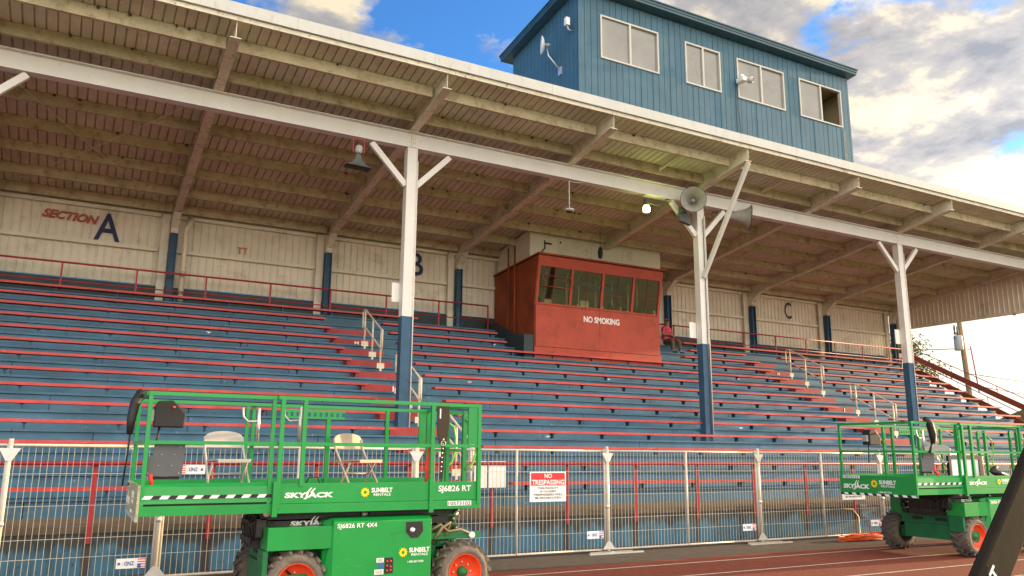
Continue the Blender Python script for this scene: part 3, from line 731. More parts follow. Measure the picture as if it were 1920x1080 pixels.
# ------------------------------------------------------------------ horns, lamp, pendant
def horn(X, Y, Z, ax, label, r=.235, L_=.5, mt='horn', name='horn_speaker'):
    t = thing(name, (X, Y, Z), label, 'speaker', 'horn loudspeakers under the roof beam')
    ax = Vector(ax).normalized()
    q_ = r/.235; prof = [(-L_, .055*q_), (-L_*.8, .065*q_), (-L_*.55, .085*q_), (-L_*.3, .12*q_), (-L_*.12, .17*q_), (-.02, r*.96), (0, r), (.004, r-.004), (-.02, r*.93), (-L_*.14, .16*q_), (-L_*.3, .11*q_), (-L_*.5, .07*q_), (-L_*.6, .02)]
    MB().lathe(prof, (0,0,0), ax, 32, False).build('bell', M[mt], t)
    MB().lathe([(-L_*.45,.05),(-L_*.2,.045),(-L_*.16,.02)], (0,0,0), ax, 14).build('reentrant_cone', M['horn'], t)
    MB().lathe([(-L_-.2,.07),(-L_-.17,.095),(-L_-.02,.095),(-L_+.01,.06)], (0,0,0), ax, 16).build('driver', M['horndark' if mt != 'horn' else 'horn'], t)
    e = -ax*L_*.9
    MB().tube([e, e+Vector((0, .06, .28)), e+Vector((0, .12, .40))], .015, 6).build('bracket', M['horndark'], t)
    rr = MB(); rr.lathe([(-.012, r+.002), (-.012, r+.010), (.008, r+.010), (.008, r-.001)], (0,0,0), ax, 32, False); rr.build('rim', M['black'], t)
    return t
horn(15.12, 16.9, 8.96, (-.62, -.78, -.08), 'round grey horn speaker facing the camera on the post with the slanting brace', .37, .72)
horn(17.62, 17.2, 8.86, (.80, -.58, -.12), 'grey horn speaker pointing right from the post with the slanting brace', .38, .95)
hs = thing('horn_speaker', (15.20, 17.35, 8.62), 'small dark square horn speaker behind the round one facing the camera', 'speaker', 'horn loudspeakers under the roof beam')
mb = MB(); mb.prism([(-.24,-.05,-.22),(.16,-.05,-.30),(.12,-.05,.02),(-.26,-.05,.02)], (0,.12,0)); mb.build('bell', M['horndark'], hs); MB().lathe([(0,.12),(.16,.10)], (-.12,0,.03), (0,0,1), 14).build('driver', M['horndark'], hs)
hs = thing('horn_speaker', (5.15, 16.9, 8.30), 'dark grey flared horn speaker hanging under the roof left of the tall post', 'speaker', 'horn loudspeakers under the roof beam')
# flared rectangular bell
P1 = [(-.045,-.05),(.045,-.05),(.045,.05),(-.045,.05)]
mb = MB(); rings = [(0.12, .05, .05), (.0, .075, .06), (-.12, .16, .10), (-.20, .30, .16)]
vs = []; fs = []
for zz, a, b in rings: vs += [(-a, -b, zz), (a, -b, zz-.02), (a, b, zz-.02), (-a, b, zz)]
for i in range(3):
    for k in range(4): fs.append((i*4+k, i*4+(k+1)%4, i*4+4+(k+1)%4, i*4+4+k))
fs.append((0,1,2,3)); mb.add(vs, fs); mb.build('bell', M['horndark'], hs)
MB().lathe([(0,.07),(.04,.085),(.16,.085),(.2,.05)], (0.0,0,.13), (0.1,0,1), 16).build('driver', M['horn'], hs)
mb = MB(); mb.bar((-.13,0,.15), (-.13,0,.48), .015, .03); mb.bar((.13,0,.15), (.13,0,.48), .015, .03); mb.bar((-.13,0,.48), (.13,0,.48), .03, .015); mb.bar((-.13,0,.2), (.13,0,.2), .02, .015); mb.build('bracket', M['redrail'], hs)
lp = thing('flood_lamp', (13.80, 17.4, 8.50), 'lit white-green lamp on an arm under the roof beam left of the horn speakers', 'lamp')
MB().lathe([(0,.07),(.02,.10),(.10,.105),(.15,.10),(.2,.07)], (0,0,0), (0,0,1), 20).build('globe', M['lamp'], lp)
MB().lathe([(0,.09),(.05,.07),(.18,.06),(.2,.04)], (0,0,.202), (0,0,1), 14).build('housing', M['horndark'], lp)
MB().tube([(0,0,.3), (.3,0,.26), (.6,.0,.3), (.75,.05,.5), (1.2,.08,.6)], .016, 6).build('arm', M['horndark'], lp)
pl = bpy.data.lights.new('lamp_light', 'POINT'); pl.energy = 13; pl.color = (.80, 1, .25); pl.shadow_soft_size = .12
po = bpy.data.objects.new('lamp_light', pl); C.objects.link(po); po.location = (.15, -.18, -.05); po.parent = lp
pd = thing('ceiling_antenna', (11.19, 17.4, 8.12), 'white disc on a thin vertical pole hanging under the roof beam', 'antenna')
MB().tube([(0,0,.06), (0,0,.86)], .018, 8).build('pole', M['winframe'], pd); MB().lathe([(0,.09),(.03,.13),(.06,.13),(.08,.06)], (0,0,0), (0,0,1), 20).build('disc', M['winframe'], pd)
MB().tube([(0,0,.86), (.15,0,.84), (.6,0,.92), (1.0,.05,.95)], .012, 6).build('cable', M['horn'], pd)
MB().lathe([(0,.02),(.02,.08),(.045,.09)], (0,0,-.045), (0,0,1), 16).build('sensor', M['black'], pd)

# ------------------------------------------------------------------ fence panels
FY = 12.40
def fence_panel(x0, x1, label, mid=True, brk=True):
    t = thing('wire_fence', (x0, FY, 0), label, 'fence', 'temporary wire fence panels in front of the bleachers')
    W = x1-x0
    for X in (0.03, W-.03): MB().tube([(X, 0, .02), (X, 0, 1.83)], .021, 8).build('side_tube', M['fpost'], t)
    if mid: MB().tube([(W/2-.0, 0.0, .05), (W/2, 0, 1.80)], .024, 8).build('middle_tube', M['fpost'], t)
    for Z in (1.80, .06): MB().tube([(.03, 0, Z), (W-.03, 0, Z)], .019, 8).build('cross_tube', M['fpost'], t)
    mb = MB(); n = int(W/.0765)
    for i in range(1, n):
        X = .03+(W-.06)*i/n; j = random.uniform(-.004, .004)
        mb.bar((X+j, .012, .06), (X+j+random.uniform(-.006,.006), .012, 1.80), .0054, .0054)
    for Z in (1.43, 1.02, .60, .36):
        s = random.uniform(-.008, .008)
        mb.bar((.03, .018, Z), (W*.5, .018, Z+s), .006, .006); mb.bar((W*.5, .018, Z+s), (W-.03, .018, Z), .006, .006)
    mb.build('wire_mesh', M['wire'], t)
    return t
def fence_foot(X, label, foot=True):
    t = thing('fence_stand', (X, FY, 0), label, 'fence post', 'fence posts with bracket plates joining the wire panels')
    MB().tube([(-.005, -.03, .04), (-.005, -.03, 1.88)], .03, 10).build('tube', M['fpost'], t)
    MB().prism([(-.13,-.065,1.76),(.12,-.065,1.76),(.03,-.065,1.60),(-.04,-.065,1.60)], (0,.006,0)).build('top_bracket', M['steel'], t)
    MB().prism([(-.14,-.065,.07),(.13,-.065,.07),(.03,-.065,.20),(-.04,-.065,.20)], (0,.006,0)).build('bottom_bracket', M['steel'], t)
    MB().lathe([(0,.036),(.03,.04),(.06,.036)], (-.005,-.03,.78), (0,0,1), 10).build('clamp', M['steel'], t)
    if foot:
        mb = MB(); mb.box(-.55, .62, -.26, -.20, .008, .035); mb.box(-.42, .5, -.09, -.05, .008, .032); mb.box(-.05, .0, -.2, .25, .008, .045); mb.build('foot_plate', M['steel'], t)
    return t
fx = [-6.4, -2.55, 1.22, 4.98, 8.74, 12.52, 16.3, 20.1, 24.0]
fl_ = ['fence panel beyond the left edge, ending left of the first tall fence post', 'fence panel furthest left in front of the bleachers', 'wire fence panel behind the near green lift', 'wire fence panel carrying the red and white no trespassing sign',
       'wire fence panel just right of the no trespassing sign', 'wire fence panel between the two lifts with the orange cord pile at its right end', 'wire fence panel behind the far green lift', 'wire fence panel at the far right behind the far lift']
for i, (a, b) in enumerate(zip(fx, fx[1:])):
    fence_panel(a+.012, b-.012, fl_[i], mid=True)
for X, l in ((-.64, 'fence post at the left edge of the photo with a triangular bracket'), (1.22, 'fence post under the left end of the near lift platform'), (4.98, 'fence post seen through the rails of the near lift'), (8.74, 'fence post just right of the no trespassing sign'),
             (12.52, 'fence post in the middle of the track side, second right of the no trespassing sign'), (16.3, 'fence post just behind the left end of the far lift'), (20.1, 'fence post at the far right behind the far lift')):
    fence_foot(X, l)

# signs
def notrespass(X, Z, label):
    t = thing('no_trespassing_sign', (X, FY-.055, Z), label, 'sign', 'no trespassing signs tied to the wire fence')
    W, H_ = .74, .51
    MB().box(0, W, 0, .006, 0, H_).build('board', M['sign'], t, .002)
    MB().box(.025, W-.025, -.003, -.0005, H_-.235, H_-.02).build('red_band', M['signred'], t)
    text('heading', 'NO', (.15, .075), (.295, -.0035, H_-.108), (1,0,0), (0,0,1), M['decal'], t, .02)
    text('heading', 'TRESPASSING', (.66, .085), (.04, -.0035, H_-.222), (1,0,0), (0,0,1), M['decal'], t, .02)
    for i, (s, w_) in enumerate((('THIS FACILITY', .42), ('IS CLOSED', .32), ('TRESPASSERS WILL', .60), ('BE PROSECUTED', .52))):
        text('line_of_text', s, (w_, .034), ((W-w_)/2, -.0005, .215-i*.055), (1,0,0), (0,0,1), M['ink'], t, .008)
notrespass(7.09, .92, 'red and white no trespassing sign in full view on the wire fence')
notrespass(14.95, .80, 'no trespassing sign mostly hidden behind the far lift, only its lower lines showing')
def maker_sign(X, Z, flip, label):
    t = thing('fence_maker_sign', (X, FY-.05, Z), label, 'sign', 'small white company tags with a flag on the wire fence')
    MB().box(0, .36, 0, .004, 0, .13).build('board', M['sign'], t)
    fx0 = .262 if not flip else .0
    mb = MB(); mb.use(M['signred'])
    for i in range(4): mb.box(fx0, fx0+.098, -.002, -.0002, .012+.032*i, .026+.032*i)
    mb.use(M['inkblue']); mb.box(fx0, fx0+.045, -.0035, -.0021, .065 if flip else .004, .127 if flip else .06); mb.build('flag', None, t)
    o = (.12, -.0005, .035) if flip else (.23, -.0005, .095)
    text('company_letters', 'ZND', (.12, .05), (.22 if not flip else .26, -.0005, .09), (-1,0,0), (0,0,-1), M['inkblue'], t, .02)
    mb = MB(); mb.box(.02 if not flip else .30, .05 if not flip else .33, -.002, -.0002, .045, .08); mb.build('emblem', M['inkblue'], t)
maker_sign(.73, .19, False, 'small white tag with a flag low on the fence at the far left')
maker_sign(1.40, 1.42, True, 'small white tag with a flag behind the grey plate of the near lift')
maker_sign(8.27, .26, False, 'small white tag with a flag low on the fence right of the no trespassing sign')
maker_sign(12.0, .26, False, 'small white tag low on the fence just left of the second bare fence post')
maker_sign(15.82, .22, False, 'small white tag low on the fence beside the far lift wheel')
wp = thing('white_board', (6.40, 13.02, 1.14), 'blank white board hung on the red front railing right of the near lift', 'board')
mb = MB(); mb.box(-.05, .20, 0, .02, 0, .46); mb.box(.24, .58, 0, .02, 0, .46); mb.build('sheet', M['paper'], wp)
for i, (X, l) in enumerate(((16.42, 'blue outlet box on the front wall left of the far lift wheel'), (18.3, 'blue outlet box on the front wall behind the far lift scissors'))):
    ob = thing('outlet_box', (X, 13.09, .33), l, 'outlet box', 'blue electrical boxes on the front wall')
    MB().box(-.12, .12, -.1, 0, 0, .30).build('box_body', M['blue'], ob, .01); MB().box(-.10, .10, -.112, -.101, .03, .27).build('cover', M['bluewall'], ob)

# cords
random.seed(3)
pts = []
for i in range(150):
    a = i*.47; r = .26+.16*math.sin(i*.31)
    pts.append((14.95+1.7*r*math.cos(a)+.1*math.sin(i*.7), 11.85+.5*r*math.sin(a), .025+.0007*i+.012*math.sin(i*1.7)))
o = MB().tube(pts, .013, 5).build('extension_cord', M['orange']); tag(o, 'tangled orange extension cord piled on the asphalt by the fence', 'cord')
o = MB().tube([(15.2,11.9,.02),(15.6,11.75,.02),(15.9,11.9,.02),(16.3,12.05,.02),(17.0,12.1,.02)], .012, 5).build('extension_cord', M['orange']); tag(o, 'single orange cord running from the pile behind the far lift wheel', 'cord')
o = MB().tube([(14.95,12.33,.62),(15.2,12.3,.60),(15.3,12.25,.45),(15.25,12.2,.15),(15.1,12.1,.06),(15.0,12.0,.03),(14.8,11.9,.03)], .012, 5).build('extension_cord', M['ycord']); tag(o, 'yellow cord hanging from the fence down to the orange pile', 'cord')
o = MB().tube([(16.35,13.0,.4),(16.2,12.7,.3),(15.95,12.5,.12),(15.7,12.2,.03),(15.1,11.9,.02)], .010, 5).build('extension_cord', M['redstrap']); tag(o, 'thin red cord from the blue outlet box to the cord pile', 'cord')

# ------------------------------------------------------------------ scissor lifts
def hz_stripe(mb, x0, x1, y, z0, z1, n, along='x', c1='decal', c2='black'):
    w_ = (x1-x0)/n
    for i in range(n):
        for half, mt in ((0, c1), (1, c2)):
            a = x0+w_*(i+half*.5); b = a+w_*.5; s = .025
            mb.use(M[mt])
            if along == 'x': vs = [(a, y, z0), (b, y, z0), (min(b+s, x1), y, z1), (a+s if a+s < x1 else x1, y, z1)]
            else: vs = [(y, a, z0), (y, b, z0), (y, min(b+s, x1), z1), (y, min(a+s, x1), z1)]
            d = (0, -.002, 0) if along == 'x' else (-.002, 0, 0)
            mb.prism(vs, d)
def sunburst(mb, c, r, R_, U):
    c = Vector(c); R_ = Vector(R_); U = Vector(U); pts = []
    for i in range(20):
        a = 2*math.pi*i/20; q = r if i % 2 == 0 else r*.72; pts.append(c+R_*q*math.cos(a+.1)+U*q*math.sin(a+.1))
    n = R_.cross(U)
    inner = [c+R_*r*.34*math.cos(2*math.pi*i/20)+U*r*.34*math.sin(2*math.pi*i/20) for i in range(20)]
    mb.add([p+n*.003 for p in pts]+[p+n*.003 for p in inner], [(i, (i+1)%20, 20+(i+1)%20, 20+i) for i in range(20)])
def brand(t, x, y, z, w_, h, right=(1,0,0)):
    Rv = Vector(right); o = Vector((x, y, z))
    text('maker_lettering', 'SKYJACK', (w_, h*.60), o, Rv, (0,0,1), M['decal'], t, .045, .10)
    n = Rv.cross(Vector((0,0,1))); mb = MB()
    for k in (0, 1):
        b = o+Rv*w_*(.44+.075*k)+Vector((0,0,h*(.60-.04*k)))+n*.002
        mb.prism([b, b+Rv*w_*.045, b+Rv*w_*.115+Vector((0,0,h*.40)), b+Rv*w_*.085+Vector((0,0,h*.40))], n*.002)
    mb.build('maker_emblem', M['decal'], t)
def rental(t, x, y, z, s, right=(1,0,0), phone=False):
    Rv = Vector(right); o = Vector((x, y, z)); mb = MB(); sunburst(mb, o+Rv*.045*s+Vector((0,0,.05*s)), .052*s, Rv, Vector((0,0,1))); mb.build('rental_sun_emblem', M['yellow'], t)
    text('rental_lettering', 'SUNBELT', (.235*s, .05*s), o+Rv*.115*s+Vector((0,0,.045*s)), Rv, (0,0,1), M['decal'], t, .03)
    text('rental_lettering', 'RENTALS', (.19*s, .026*s), o+Rv*.14*s+Vector((0,0,.010*s)), Rv, (0,0,1), M['decal'], t, .012)
    if phone: text('rental_phone', '1-800-667-9328', (.18*s, .022*s), o+Rv*.10*s+Vector((0,0,-.06*s)), Rv, (0,0,1), M['decal'], t, .01)
def wheel(t, x, y, z, side, label=None):
    """side=-1 near face to -Y"""
    W = .30; r = .335
    yc = y - side*W/2                       # y = outer face
    s = Vector((0, side, 0))
    mb = MB(); prof = [(-W/2, .20), (-W/2, .275), (-W/2+.03, r-.045), (-.08, r-.03), (.08, r-.03), (W/2-.03, r-.045), (W/2, .275), (W/2, .20), (W/2-.03, .195), (-W/2+.03, .195)]
    mb.lathe(prof+[prof[0]], (x, yc, z), s, 40, False)
    n = 18
    for i in range(n):
        for hf in (-1, 1):
            a = 2*math.pi*(i+(.5 if hf > 0 else 0))/n
            def P(tt, an, rr): return Vector((x+rr*math.cos(an), yc+tt, z+rr*math.sin(an)))
            a2 = a+.24; q = .052
            t0, t1 = hf*(.0), hf*(W/2-.005)
            vs = [P(t0, a2, r-.018), P(t0, a2+q*1.5, r-.018), P(t1, a+q*1.5, r-.045), P(t1, a, r-.045), P(t0, a2, r+.012), P(t0, a2+q*1.5, r+.012), P(t1, a+q*1.5, r-.008), P(t1, a, r-.008)]
            mb.add(vs, [(0,1,2,3),(4,5,6,7),(0,1,5,4),(1,2,6,5),(2,3,7,6),(3,0,4,7)])
    ty = mb.build('wheel', M['tyre'], t)
    if label: ty['label'] = label
    MB().lathe([(W/2-.005, .205), (W/2+.004, .20), (W/2-.01, .19), (W/2-.05, .178), (W/2-.10, .14), (W/2-.11, .02)], (x, yc, z), s, 32, False).build('rim', M['rim'], ty)
    MB().lathe([(W/2-.11, .06), (W/2-.05, .052), (W/2-.045, .034), (W/2-.03, .03), (W/2-.028, .0)], (x, yc, z), s, 18, False).build('hub', M['dgreen'], ty)
    mb = MB()
    for k in range(8):
        a = 2*math.pi*k/8; mb.lathe([(W/2-.108, .012), (W/2-.085, .012), (W/2-.084, .0)], (x+.105*math.cos(a), yc, z+.105*math.sin(a)), s, 6)
    mb.build('wheel_nuts', M['steel'], ty)
def gp(mb, a, b, s=.038): return mb.bar(a, b, s, s)
def make_lift(ox, oy, label, near):
    t = thing('scissor_lift', (ox, oy, 0), label, 'scissor lift', 'green scissor lifts parked on the track')
    G = M['green']; D = 1.45; LE = 3.54; SP = 1.25
    zb, zt_, zm, zr = 1.06, 1.325, 1.72, 2.185
    # decks
    box('platform_floor', M['scissor'], t, .03, LE-.02, .04, D-.04, 1.075, 1.095)
    mb = MB(); mb.prism([(0.005,0,1.145),(0.005,.012,1.30),(0.005,.05,1.335),(0.005,.06,1.335),(0.005,.04,1.145)], (SP-.02, 0, 0)); mb.build('extension_toe_board', G, t); box('extension_toe_board', G, t, 0.005, SP-.02, D-.03, D, 1.145, 1.33)
    mb = MB(); mb.box(0, SP, .0, .05, 1.035, 1.125); mb.build('extension_beam', G, t); box('extension_beam', G, t, 0, SP, D-.05, D, 1.035, 1.125)
    mb = MB(); mb.box(.01, SP, .03, .045, 1.12, 1.15); mb.build('slide_gap', M['black'], t)
    mb = MB(); hz_stripe(mb, .02, SP-.03, -.0015, 1.19, 1.222, 8); mb.build('hazard_stripe', None, t)
    mb = MB(); mb.box(-.02, .003, -.01, D+.01, .985, 1.32); mb.build('end_plate', M['green'] if near is False else M['scuff'], t)
    mb = MB(); mb.box(SP-.02, LE, -.02, .02, 1.125, zt_); mb.box(SP-.02, LE, -.032, .03, 1.03, 1.122); mb.box(SP-.02, LE, D-.02, D+.02, 1.03, zt_); mb.box(LE-.02, LE, .021, D-.021, 1.03, 1.2)
    mb.build('platform_side', G, t, .003)
    # guard rails
    def side(y, s, nm):
        mb = MB(); gp(mb, (0.0, y, zr), (1.52, y, zr)); gp(mb, (0.0, y, zm), (1.5, y, zm), .034)
        for X in (.02, 1.19): gp(mb, (X, y, 1.10), (X, y, zr-.02))
        o_ = mb.build('extension_rail', G, t)
        y2 = y - s*.045
        mb = MB(); gp(mb, (1.22, y2, zr-.0), (LE, y2, zr-.01)); gp(mb, (1.25, y2, zm), (LE-.02, y2, zm), .034)
        for X, zq in ((1.27, 1.08), (1.50, 1.30), (2.94, 1.08)): gp(mb, (X, y2, zq), (X, y2, zr-.02), .042)
        mb.box(LE-.16, LE-.02, y2-.012, y2+.012, zm+.02, zr-.03); gp(mb, (LE-.02, y2, 1.08), (LE-.02, y2, zr), .042)
        mb.build('side_rail', G, t)
        for X in (1.245, 2.94): MB().box(X-.025, X+.025, y2-.024, y2+.024, 1.0, 1.345).build('rail_socket', G, t)
    side(.02, 1, 'near'); side(D-.02, -1, 'far')
    mb = MB(); gp(mb, (0.0, .04, zr), (0.0, D-.04, zr)); gp(mb, (0.0, .04, zm), (0.0, D-.04, zm), .034); mb.build('front_rail', G, t)
    for (y_, h_) in ((.35, 0), (.95, 0)):
        mb = MB(); gp(mb, (LE-.03, y_, 1.1), (LE-.03, y_, zr-.05), .05); gp(mb, (LE-.25, y_, 1.1), (LE-.25, y_, zr-.08), .04); gp(mb, (LE-.25, y_, zr-.08), (LE-.03, y_, zr-.08), .035); gp(mb, (LE-.25, y_, zm-.05), (LE-.03, y_, zm-.05), .035)
        mb.build('gate', G, t)
        MB().tube([(LE-.03, y_-.05, zr-.15), (LE+.08, y_-.05, zr-.22), (LE+.11, y_-.05, zr-.35), (LE+.11, y_-.05, zm-.05), (LE+.06, y_-.05, zm-.2), (LE-.03, y_-.05, zm-.27)], .013, 6).build('gate_handle', mat('yellow_green_paint', (.20, .55, .06), .4, .05), t)
    mb = MB(); gp(mb, (LE-.03, .02, zr), (LE-.03, D, zr)); mb.build('rear_rail', G, t)
    # comb bar on the far side
    mb = MB(); mb.box(1.55, 2.35, D-.09, D-.075, zr-.075, zr-.045)
    for i in range(11): mb.box(1.57+i*.07, 1.605+i*.07, D-.09, D-.075, zr-.125, zr-.075)
    mb.box(1.55, 2.35, D-.09, D-.075, zr-.15, zr-.125); gp(mb, (2.15, D-.06, 1.1), (2.15, D-.06, zr-.15), .05); mb.build('notched_lock_bar', G, t)
    # chrome push handles
    for (X, y_) in ((1.10, .62), (1.42, .10)):
        MB().tube([(X+.06, y_, zm+.02), (X+.06, y_, zr-.08)], .018, 8).build('slide_handle', M['steel'], t)
        MB().tube([(X+.05, y_, zr-.22), (X-.05, y_, zr-.23), (X-.10, y_, zr-.18), (X-.11, y_, zr-.08)], .013, 8).build('slide_handle', M['steel'], t)
    # lettering on the platform
    brand(t, 1.34, -.0335+.012, 1.165, .50, .115)
    rental(t, 2.14, -.0215, 1.175, 1.0)
    text('model_lettering', 'SJ6826 RT', (.40, .085), (3.03, -.0215, 1.20), (1,0,0), (0,0,1), M['decal'], t, .018)
    box('serial_plate', M['decal'], t, 3.14, 3.43, -.036, -.033, 1.065, 1.115); text('serial_number', '10573102', (.27, .038), (3.15, -.0365, 1.071), (1,0,0), (0,0,1), M['ink'], t, .0)
    # front (end) face lettering, reads for someone facing +X ; right vector = -Y
    brand(t, -.0205, D-.06, 1.075, .52, .16, (0,-1,0)); rental(t, -.0205, D-.62, 1.12, 1.35, (0,-1,0), True)
    box('serial_plate', M['decal'], t, -.023, -.0205, D-.40, D-.06, 1.265, 1.315); text('serial_number', '10573115', (.30, .035), (-.0235, D-.08, 1.272), (0,-1,0), (0,0,1), M['ink'], t, .01)
    mb = MB(); hz_stripe(mb, .0, D, -.0205, .99, 1.025, 9, 'y'); mb.build('hazard_stripe', None, t)
    # scissor stack
    mb = MB()
    for i, (z_, x0, x1) in enumerate(((.99, 1.18, 3.42), (.90, 1.25, 3.36), (.80, 1.2, 3.4), (.70, 1.25, 3.3))):
        for y_ in (.25, D-.33): mb.box(x0, x1, y_, y_+.05, z_-.04, z_+.035)
        for X in (x0+.04, (x0+x1)/2, x1-.04): mb.lathe([(0,.028),(1.0,.028)], (X, .22, z_), (0,1,0), 10)
    mb.box(1.14, 1.24, .25, .9, .78, .96)
    mb.box(1.16, 1.30, .42, 1.02, .66, .98); mb.box(1.12, 1.17, .45, .98, .70, .76); mb.box(1.11, 1.17, .5, .9, .86, .93)
    for i in range(4): mb.tube([(1.13, .40+.16*i, .96), (1.10, .42+.14*i, .86), (1.13, .45+.14*i, .74), (1.12, .43+.14*i, .66)], .008, 5)
    for i in range(2): mb.tube([(1.17, .3+.1*i, .97), (1.10, .32+.1*i, .9), (1.14, .36+.1*i, .74)], .011, 5)
    mb.build('scissor_stack', M['scissor'], t)
    brand(t, 1.48, .248, .865, .48, .11)
    mb = MB(); mb.lathe([(0,.02),(.05,.038),(.06,.03)], (1.19, .10, 1.03), (0,-1,0), 12); mb.lathe([(0,.03),(.03,.034),(.035,.0)], (2.27, .24, .99), (0,-1,0), 12); mb.lathe([(0,.02),(.03,.028),(.035,.0)], (3.36, .24, .96), (0,-1,0), 12)
    mb.build('pivot_pin', M['steel'], t)
    # chassis
    mb = MB(); mb.box(1.36, 3.45, .30, D-.22, .38, .62); mb.box(1.26, 1.38, .33, D-.25, .26, .50); mb.box(1.29, 1.36, .25, D-.18, .50, .70)
    mb.box(1.40, 1.70, .10, .32, .24, .42); mb.box(1.40, 1.70, D-.12, D+.1, .24, .42)
    mb.build('chassis', M['dgreen'], t, .004)
    mb = MB(); mb.box(1.282, 1.289, .42, .62, .56, .61); mb.build('chassis_slot', M['black'], t); box('chassis_slot', M['black'], t, 1.282, 1.289, .85, 1.05, .56, .61)
    mb = MB(); mb.prism([(1.10,.60,.64),(1.10,D-.14,.64),(1.10,D-.10,.94),(1.10,D-.30,.98),(1.10,D-.45,.9)], (.05,0,0)) if False else mb.box(1.42, 1.60, D-.1, D+.12, .56, .93); mb.build('side_pod', M['green'], t, .01)
    box('battery_box', G, t, 1.21, 1.86, .02, .34, .665, .89, bevel=.004)
    mb = MB(); mb.box(1.18, 1.23, .05, .30, .42, .664); mb.build('box_bracket', M['dgreen'], t)
    # engine cover, bevelled top and left edge
    mb = MB(); mb.prism([(1.87,.0,.31),(1.87,.0,.925),(1.87,.05,.965),(1.87,.36,.975),(1.87,.36,.31)], (1.10,0,0)); mb.prism([(1.78,.10,.31),(1.8699,.0,.31),(1.8699,.0,.925),(1.8699,.05,.965),(1.8,.12,.94)], (0,.24,0)) 
    mb.build('engine_cover', G, t, .006)
    mb = MB(); pts = [(2.67,.0,.905),(2.86,.0,.905),(2.87,.0,.80),(2.81,.0,.735),(2.73,.0,.735),(2.67,.0,.80)]
    mb.prism([(a, -.003, c) for a, b, c in pts], (0,.0029,0)); mb.build('filler_recess', M['black'], t)
    MB().lathe([(0,.03),(.012,.026),(.014,.0)], (2.74, -.004, .82), (0,-1,0), 14).build('filler_cap', M['steel'], t)
    text('model_lettering', 'SJ6826 RT 4X4', (.43, .06), (1.91, -.0005, .85), (1,0,0), (0,0,1), M['decal'], t, .016)
    rental(t, 2.60, -.0005, .54, 1.0, phone=True)
    mb = MB(); mb.box(2.44, 2.535, -.004, -.0002, .385, .545); mb.build('control_recess', M['black'], t, .0)
    mb = MB()
    for X, Z in ((2.465,.51),(2.505,.51),(2.465,.465),(2.505,.455),(2.465,.415),(2.505,.42)): mb.lathe([(0,.011),(.012,.009),(.013,0)], (X, -.004, Z), (0,-1,0), 10)
    mb.build('control_knobs', M['redstrap'], t)
    mb = MB(); mb.use(M['decal']); mb.box(2.35,2.43,-.003,-.0002,.50,.545); mb.box(2.33,2.43,-.003,-.0002,.38,.43); mb.use(M['inkblue']); mb.box(2.375,2.425,-.003,-.0002,.44,.49)
    mb.use(M['ink'])
    for i in range(4): mb.box(2.36,2.42,-.0042,-.0031,.508+.009*i,.511+.009*i); mb.box(2.345,2.42,-.0042,-.0031,.388+.01*i,.391+.01*i)
    mb.build('warning_decals', None, t)
    rr_ = random.Random(5); mb = MB()
    for i in range(26):
        X = rr_.uniform(1.9, 2.95); Z = rr_.uniform(.36, .9); l_ = rr_.uniform(.02, .09); mb.box(X, X+l_, -.0016, -.0004, Z, Z+rr_.uniform(.001, .003))
    for i in range(22):
        X = rr_.uniform(1.3, 3.45); Z = rr_.uniform(1.14, 1.32); l_ = rr_.uniform(.02, .08); mb.box(X, X+l_, -.0212, -.0204, Z, Z+rr_.uniform(.001, .0025))
    o_ = mb.build('paint_scratches', mat('scratch_pale_green', (.12, .34, .16), .6, .2), t); o_['kind'] = 'stuff'
    mb = MB(); mb.tube([(1.30,.12,.64),(1.38,.08,.52),(1.50,.12,.40)], .011, 6); mb.tube([(1.72,.10,.62),(1.74,.06,.48),(1.66,.12,.40)], .011, 6); mb.build('hydraulic_hose', M['black'], t)
    # rear arm and bracket
    mb = MB(); mb.box(2.98, 3.62, .10, .16, .695, .765); mb.box(3.15, 3.40, .3, .34, .55, .60); mb.build('rear_arm', M['dgreen'], t, .004)
    mb = MB(); mb.box(3.20, 3.26, .38, .42, .6, .98); mb.box(3.26, 3.44, .38, .42, .92, .98); mb.box(3.38, 3.44, .38, .42, .6, .92); mb.build('rear_bracket', G, t, .004)
    MB().lathe([(0,.035),(.03,.035),(.032,0)], (3.50,.10,.73), (0,-1,0), 14).build('reflector', M['decal'], t)
    mb = MB(); mb.tube([(3.0,.08,.80),(3.1,.05,.86),(3.2,.06,.78),(3.35,.06,.80),(3.48,.08,.75)], .012, 5); mb.tube([(3.05,.1,.7),(3.12,.04,.83),(3.22,.06,.88),(3.18,.08,.74)], .016, 5); mb.build('cable_bundle', mat('dusty_cable', (.30, .24, .12), .7, .2), t)
    mb = MB(); mb.tube([(2.99,.2,.97),(3.06,.22,.86),(2.98,.22,.8),(3.08,.22,.70)], .008, 5); mb.build('zigzag_link', M['steel'], t)
    for X, nm in ((1.52, 'front'), (3.40, 'rear')):
        wheel(t, X, .02, .335, -1); wheel(t, X, D+.22, .335, 1)
    return t
l1 = make_lift(.64, 8.45, 'green scissor lift on the left, nearer the camera, with two folding chairs on its platform', True)
l2 = make_lift(11.99, 8.45, 'green scissor lift on the right, farther away, showing its orange wheels and lettered front end', False)

# the lifts and what stands on them were drawn at 1:1.0625 scale; bring them to real size
KS = 1.0625
seen_before = set(o.name for o in bpy.data.objects) - {l1.name, l2.name}
